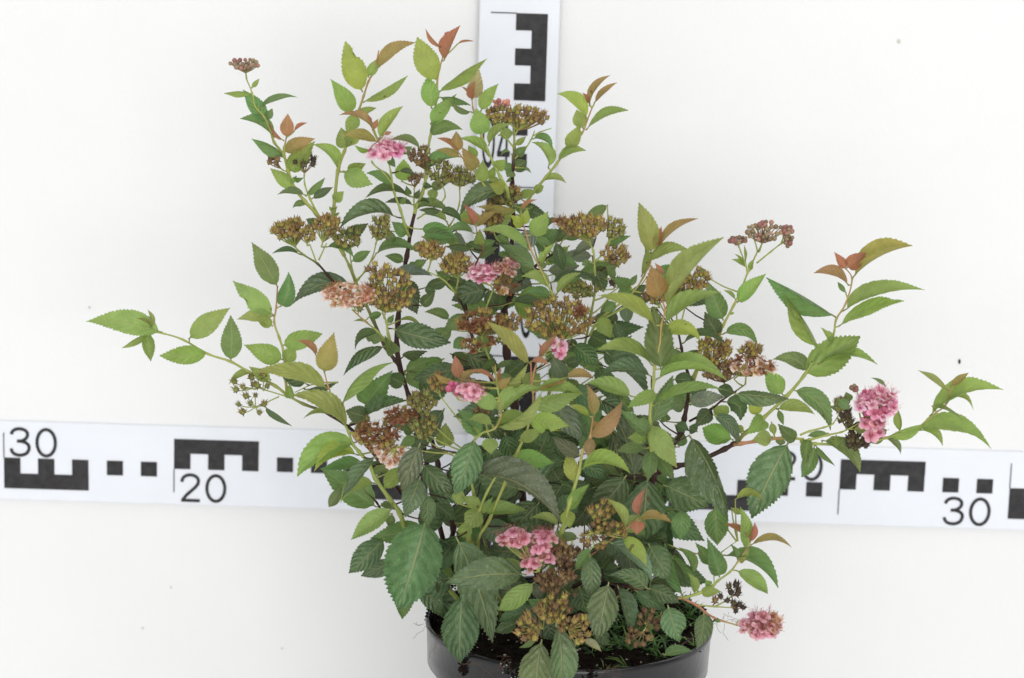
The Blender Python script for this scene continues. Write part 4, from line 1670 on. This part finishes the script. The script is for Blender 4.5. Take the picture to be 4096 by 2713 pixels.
P1, P2, P3, P4 = S((246, 150, 190)), S((255, 232, 242)), S((250, 190, 220)), S((236, 128, 168))
PINK = [flower_mesh(P1, P2, .12, rk, S((224, 150, 170))), flower_mesh(S((244, 156, 186)), S((255, 236, 242)), .2, rk, S((216, 150, 164))), flower_mesh(P4, P3, .15, rk, S((214, 130, 146)))]
FRESH = [flower_mesh(S((226, 130, 150)), S((250, 206, 220)), .1, rk, S((196, 124, 124)), 1.15), flower_mesh(S((230, 136, 156)), S((248, 194, 212)), .2, rk, S((196, 120, 120)), 1.1), flower_mesh(S((200, 132, 120)), S((238, 192, 194)), .5, rk, S((180, 120, 100)), 1.1)]
TAN = [flower_mesh(S((232, 178, 130)), S((255, 232, 208)), .7, rk, S((214, 164, 122))), flower_mesh(S((222, 158, 114)), S((250, 216, 188)), .8, rk, S((208, 152, 114))), flower_mesh(S((236, 184, 140)), S((255, 243, 234)), .6, rk, S((220, 172, 132)))]
OLD = [flower_mesh(S((206, 140, 122)), S((244, 200, 190)), .8, rk, S((196, 138, 112))), flower_mesh(S((196, 128, 104)), S((250, 224, 216)), .8, rk, S((196, 136, 110))), flower_mesh(S((210, 136, 132)), S((248, 204, 208)), .6, rk, S((196, 132, 120)))]
RUST = [flower_mesh(S((160, 118, 82)), S((190, 146, 108)), .95, rk, S((170, 126, 90)), .85), flower_mesh(S((146, 104, 74)), S((182, 134, 100)), .95, rk, S((168, 120, 88)), .85)]
BUD = [bud_mesh(S((142, 120, 96)), S((156, 126, 106)), .0013), bud_mesh(S((136, 122, 92)), S((150, 126, 100)), .0012), bud_mesh(S((148, 114, 98)), S((180, 116, 112)), .0013)]
REDBUD = [bud_mesh(S((176, 116, 98)), S((214, 136, 130)), .0012)]
PINKBUD = [bud_mesh(S((196, 96, 130)), S((236, 150, 186)), .0015)]
def mset(lst, name, mat): return [(m, m.mesh(name, [mat])) for m in lst]
SETS = {'c': (mset(GOLD, "capsule", M_FRUIT), "capsule"), 'g': (mset(GREEN, "capsule", M_FRUIT), "capsule"), 'd': (mset(BROWN, "capsule", M_FRUIT), "capsule"),
        'k': (mset(DARK, "capsule", M_FRUIT), "capsule"), 'p': (mset(PINK, "flower", M_PETAL), "flower"), 'f': (mset(FRESH, "flower", M_PETAL), "flower"),
        't': (mset(TAN, "flower", M_PETAL), "flower"), 'o': (mset(OLD, "flower", M_PETAL), "flower"), 'r': (mset(RUST, "flower", M_PETAL), "flower"),
        'b': (mset(BUD, "bud", M_FRUIT), "bud"), 'q': (mset(REDBUD, "bud", M_FRUIT), "bud"), 'h': (mset(PINKBUD, "bud", M_PETAL), "bud")}
HNAME = {'c': "seed_head", 'g': "seed_head", 'd': "seed_head", 'k': "seed_head", 'p': "flower_cluster", 'f': "flower_cluster", 't': "flower_cluster",
         'o': "flower_cluster", 'm': "flower_cluster", 'r': "flower_cluster", 'b': "bud_cluster", 'q': "bud_cluster", 'h': "bud_cluster"}
HLABEL = {'c': "golden brown dried seed head", 'g': "green seed head", 'd': "brown dried seed head", 'k': "blackish dried seed head", 'p': "pink flower cluster",
          'f': "fresh rose pink flower cluster", 't': "faded peach flower cluster", 'o': "fading pink flower cluster", 'm': "half withered pink flower cluster",
          'r': "withered rust brown flower cluster", 'b': "cluster of closed brown buds", 'q': "small red bud cluster", 'h': "pink bud cluster"}
heads = []
for line in HEADS.strip().splitlines():
    f = line.split()
    ox, oy, s = SHEETS[f[0]]
    cx, cy, rx, ry = [float(x) for x in f[1:5]]
    kind, z, n, nx, ny = f[5], float(f[6]), int(f[7]), float(f[8]), float(f[9])
    n = max(1, round(n * (.55 if kind == 'p' else .66 if kind in 'fot' else .78 if kind in 'cgdkrm' else 1)))
    heads.append((ox + cx * s, oy + cy * s, rx * s, ry * s, kind, z, n, ox + nx * s, oy + ny * s))
heads.sort(key=lambda h: -h[5])            # nearest first
spare = {"capsule": (MB(), M_FRUIT), "flower": (MB(), M_PETAL), "bud": (MB(), M_FRUIT)}
counts = {"capsule": 0, "flower": 0, "bud": 0}
node_pts = []
for (cx, cy, rx, ry, kind, z, n, nx, ny) in heads:
    C = at(cx, cy, z)
    Nd = at(nx, ny, z)
    node_pts.append(Nd)
    k = px_size(C)
    em = link(HNAME[kind], None, shrub)
    em.location = Nd
    em['label'] = HLABEL[kind]
    pts = []
    tries = 0
    gap = 1.55 * math.sqrt(rx * ry / max(n, 1))
    while len(pts) < n and tries < 4000:
        tries += 1
        a, r = rk.uniform(0, 6.283), math.sqrt(rk.random())
        u, v = cx + rx * .92 * r * math.cos(a), cy + ry * .92 * r * math.sin(a)
        if any((u - q[0]) ** 2 + (v - q[1]) ** 2 < gap * gap for q in pts):
            if tries % 40 == 0: gap *= .9
            continue
        pts.append((u, v))
    pm = MB()
    hub = Nd + (C - Nd) * (.42 if kind == 'b' else .25)
    hub_l = Vector((0, 0, 0))
    pm.tube([hub_l, hub - Nd], [.0005, .0004], [SCOL['s']] * 2, 5)
    for (u, v) in pts:
        dep = z - (v - cy) / max(ry, 1) * 0 + ((v - cy) / max(ry, 1)) * min(rx, ry * 1.6) * k * 100 * .55 + rk.gauss(0, .12)
        P = at(u, v, dep)
        kk = kind
        if kind == 'm': kk = rk.choice('orrrct')
        elif kind == 'r': kk = rk.choice('rrrc')
        elif kind == 'o': kk = rk.choice('oooft')
        elif kind == 'p': kk = rk.choice('ppppppppph')
        elif kind == 'c': kk = rk.choice('ccccccd')
        lst, nm = SETS[kk]
        mbm, me = rk.choice(lst)
        outw = (P - hub)
        if outw.length < 1e-5: outw = Vector((0, 0, 1))
        outw.normalize()
        upv = (outw * .55 + Vector((0, -.5 if nm == "flower" else -.05, .75)) + Vector((rk.gauss(0, .2), rk.gauss(0, .2), rk.gauss(0, .15)))).normalized()
        q = upv.to_track_quat('Z', 'Y')
        sc = rk.uniform(.78, 1.2)
        if nm == "capsule": sc *= 1.08
        mat = Matrix.Translation(P - Nd) @ q.to_matrix().to_4x4() @ Matrix.Rotation(rk.uniform(0, 6.28), 4, 'Z') @ Matrix.Diagonal((sc, sc, sc, 1))
        counts[nm] += 1
        if counts[nm] <= 300:
            link(nm, me, em, mat)
        else:
            spare[nm][0].merge(mbm, Matrix.Translation(Nd) @ mat)
        mid = hub + (P - hub) * .5 - Vector((0, 0, 1)) * (P - hub).length * .06
        pc = SCOL['s'] if kk in 'pfgcth' else (S((118, 96, 62)) if kk in 'ord' else S((140, 124, 84)))
        pm.tube([hub - Nd, mid - Nd, P - Nd], [.00034, .00026, .00026], [pc] * 3, 4, False)
    pm.build("pedicel", M_STEM, em)
for nm, (mb, mat) in spare.items():
    if mb.v:
        o = mb.build(nm + "_small", mat, shrub)
        o['kind'] = 'stuff'

# ---------------------------------------------------------------- twigs: hidden joints back to the nearest stem
tw = MB()
for B, cls in bases + [(p, 'n') for p in node_pts]:
    best = None
    for (p, _, _, _) in STEM_PTS:
        d = (p - B).length + max(0, p.z - B.z) * 1.5
        if best is None or d < best[0]: best = (d, p)
    d, p = best
    if (p - B).length > .0016:
        m = (B + p) * .5 + Vector((0, .15 * d, -.08 * d))
        c = SCOL['b'] if cls in 'DNBU' else SCOL['s']
        tw.tube(smooth_path([B, m, p], 3), [.0003, .00033, .00036, .0004, .00044, .00048, .0005], [c] * 7, 5)
o = tw.build("twig", M_STEM, shrub)
o['kind'] = 'stuff'
print("leaves", len(entries), "counts", counts)
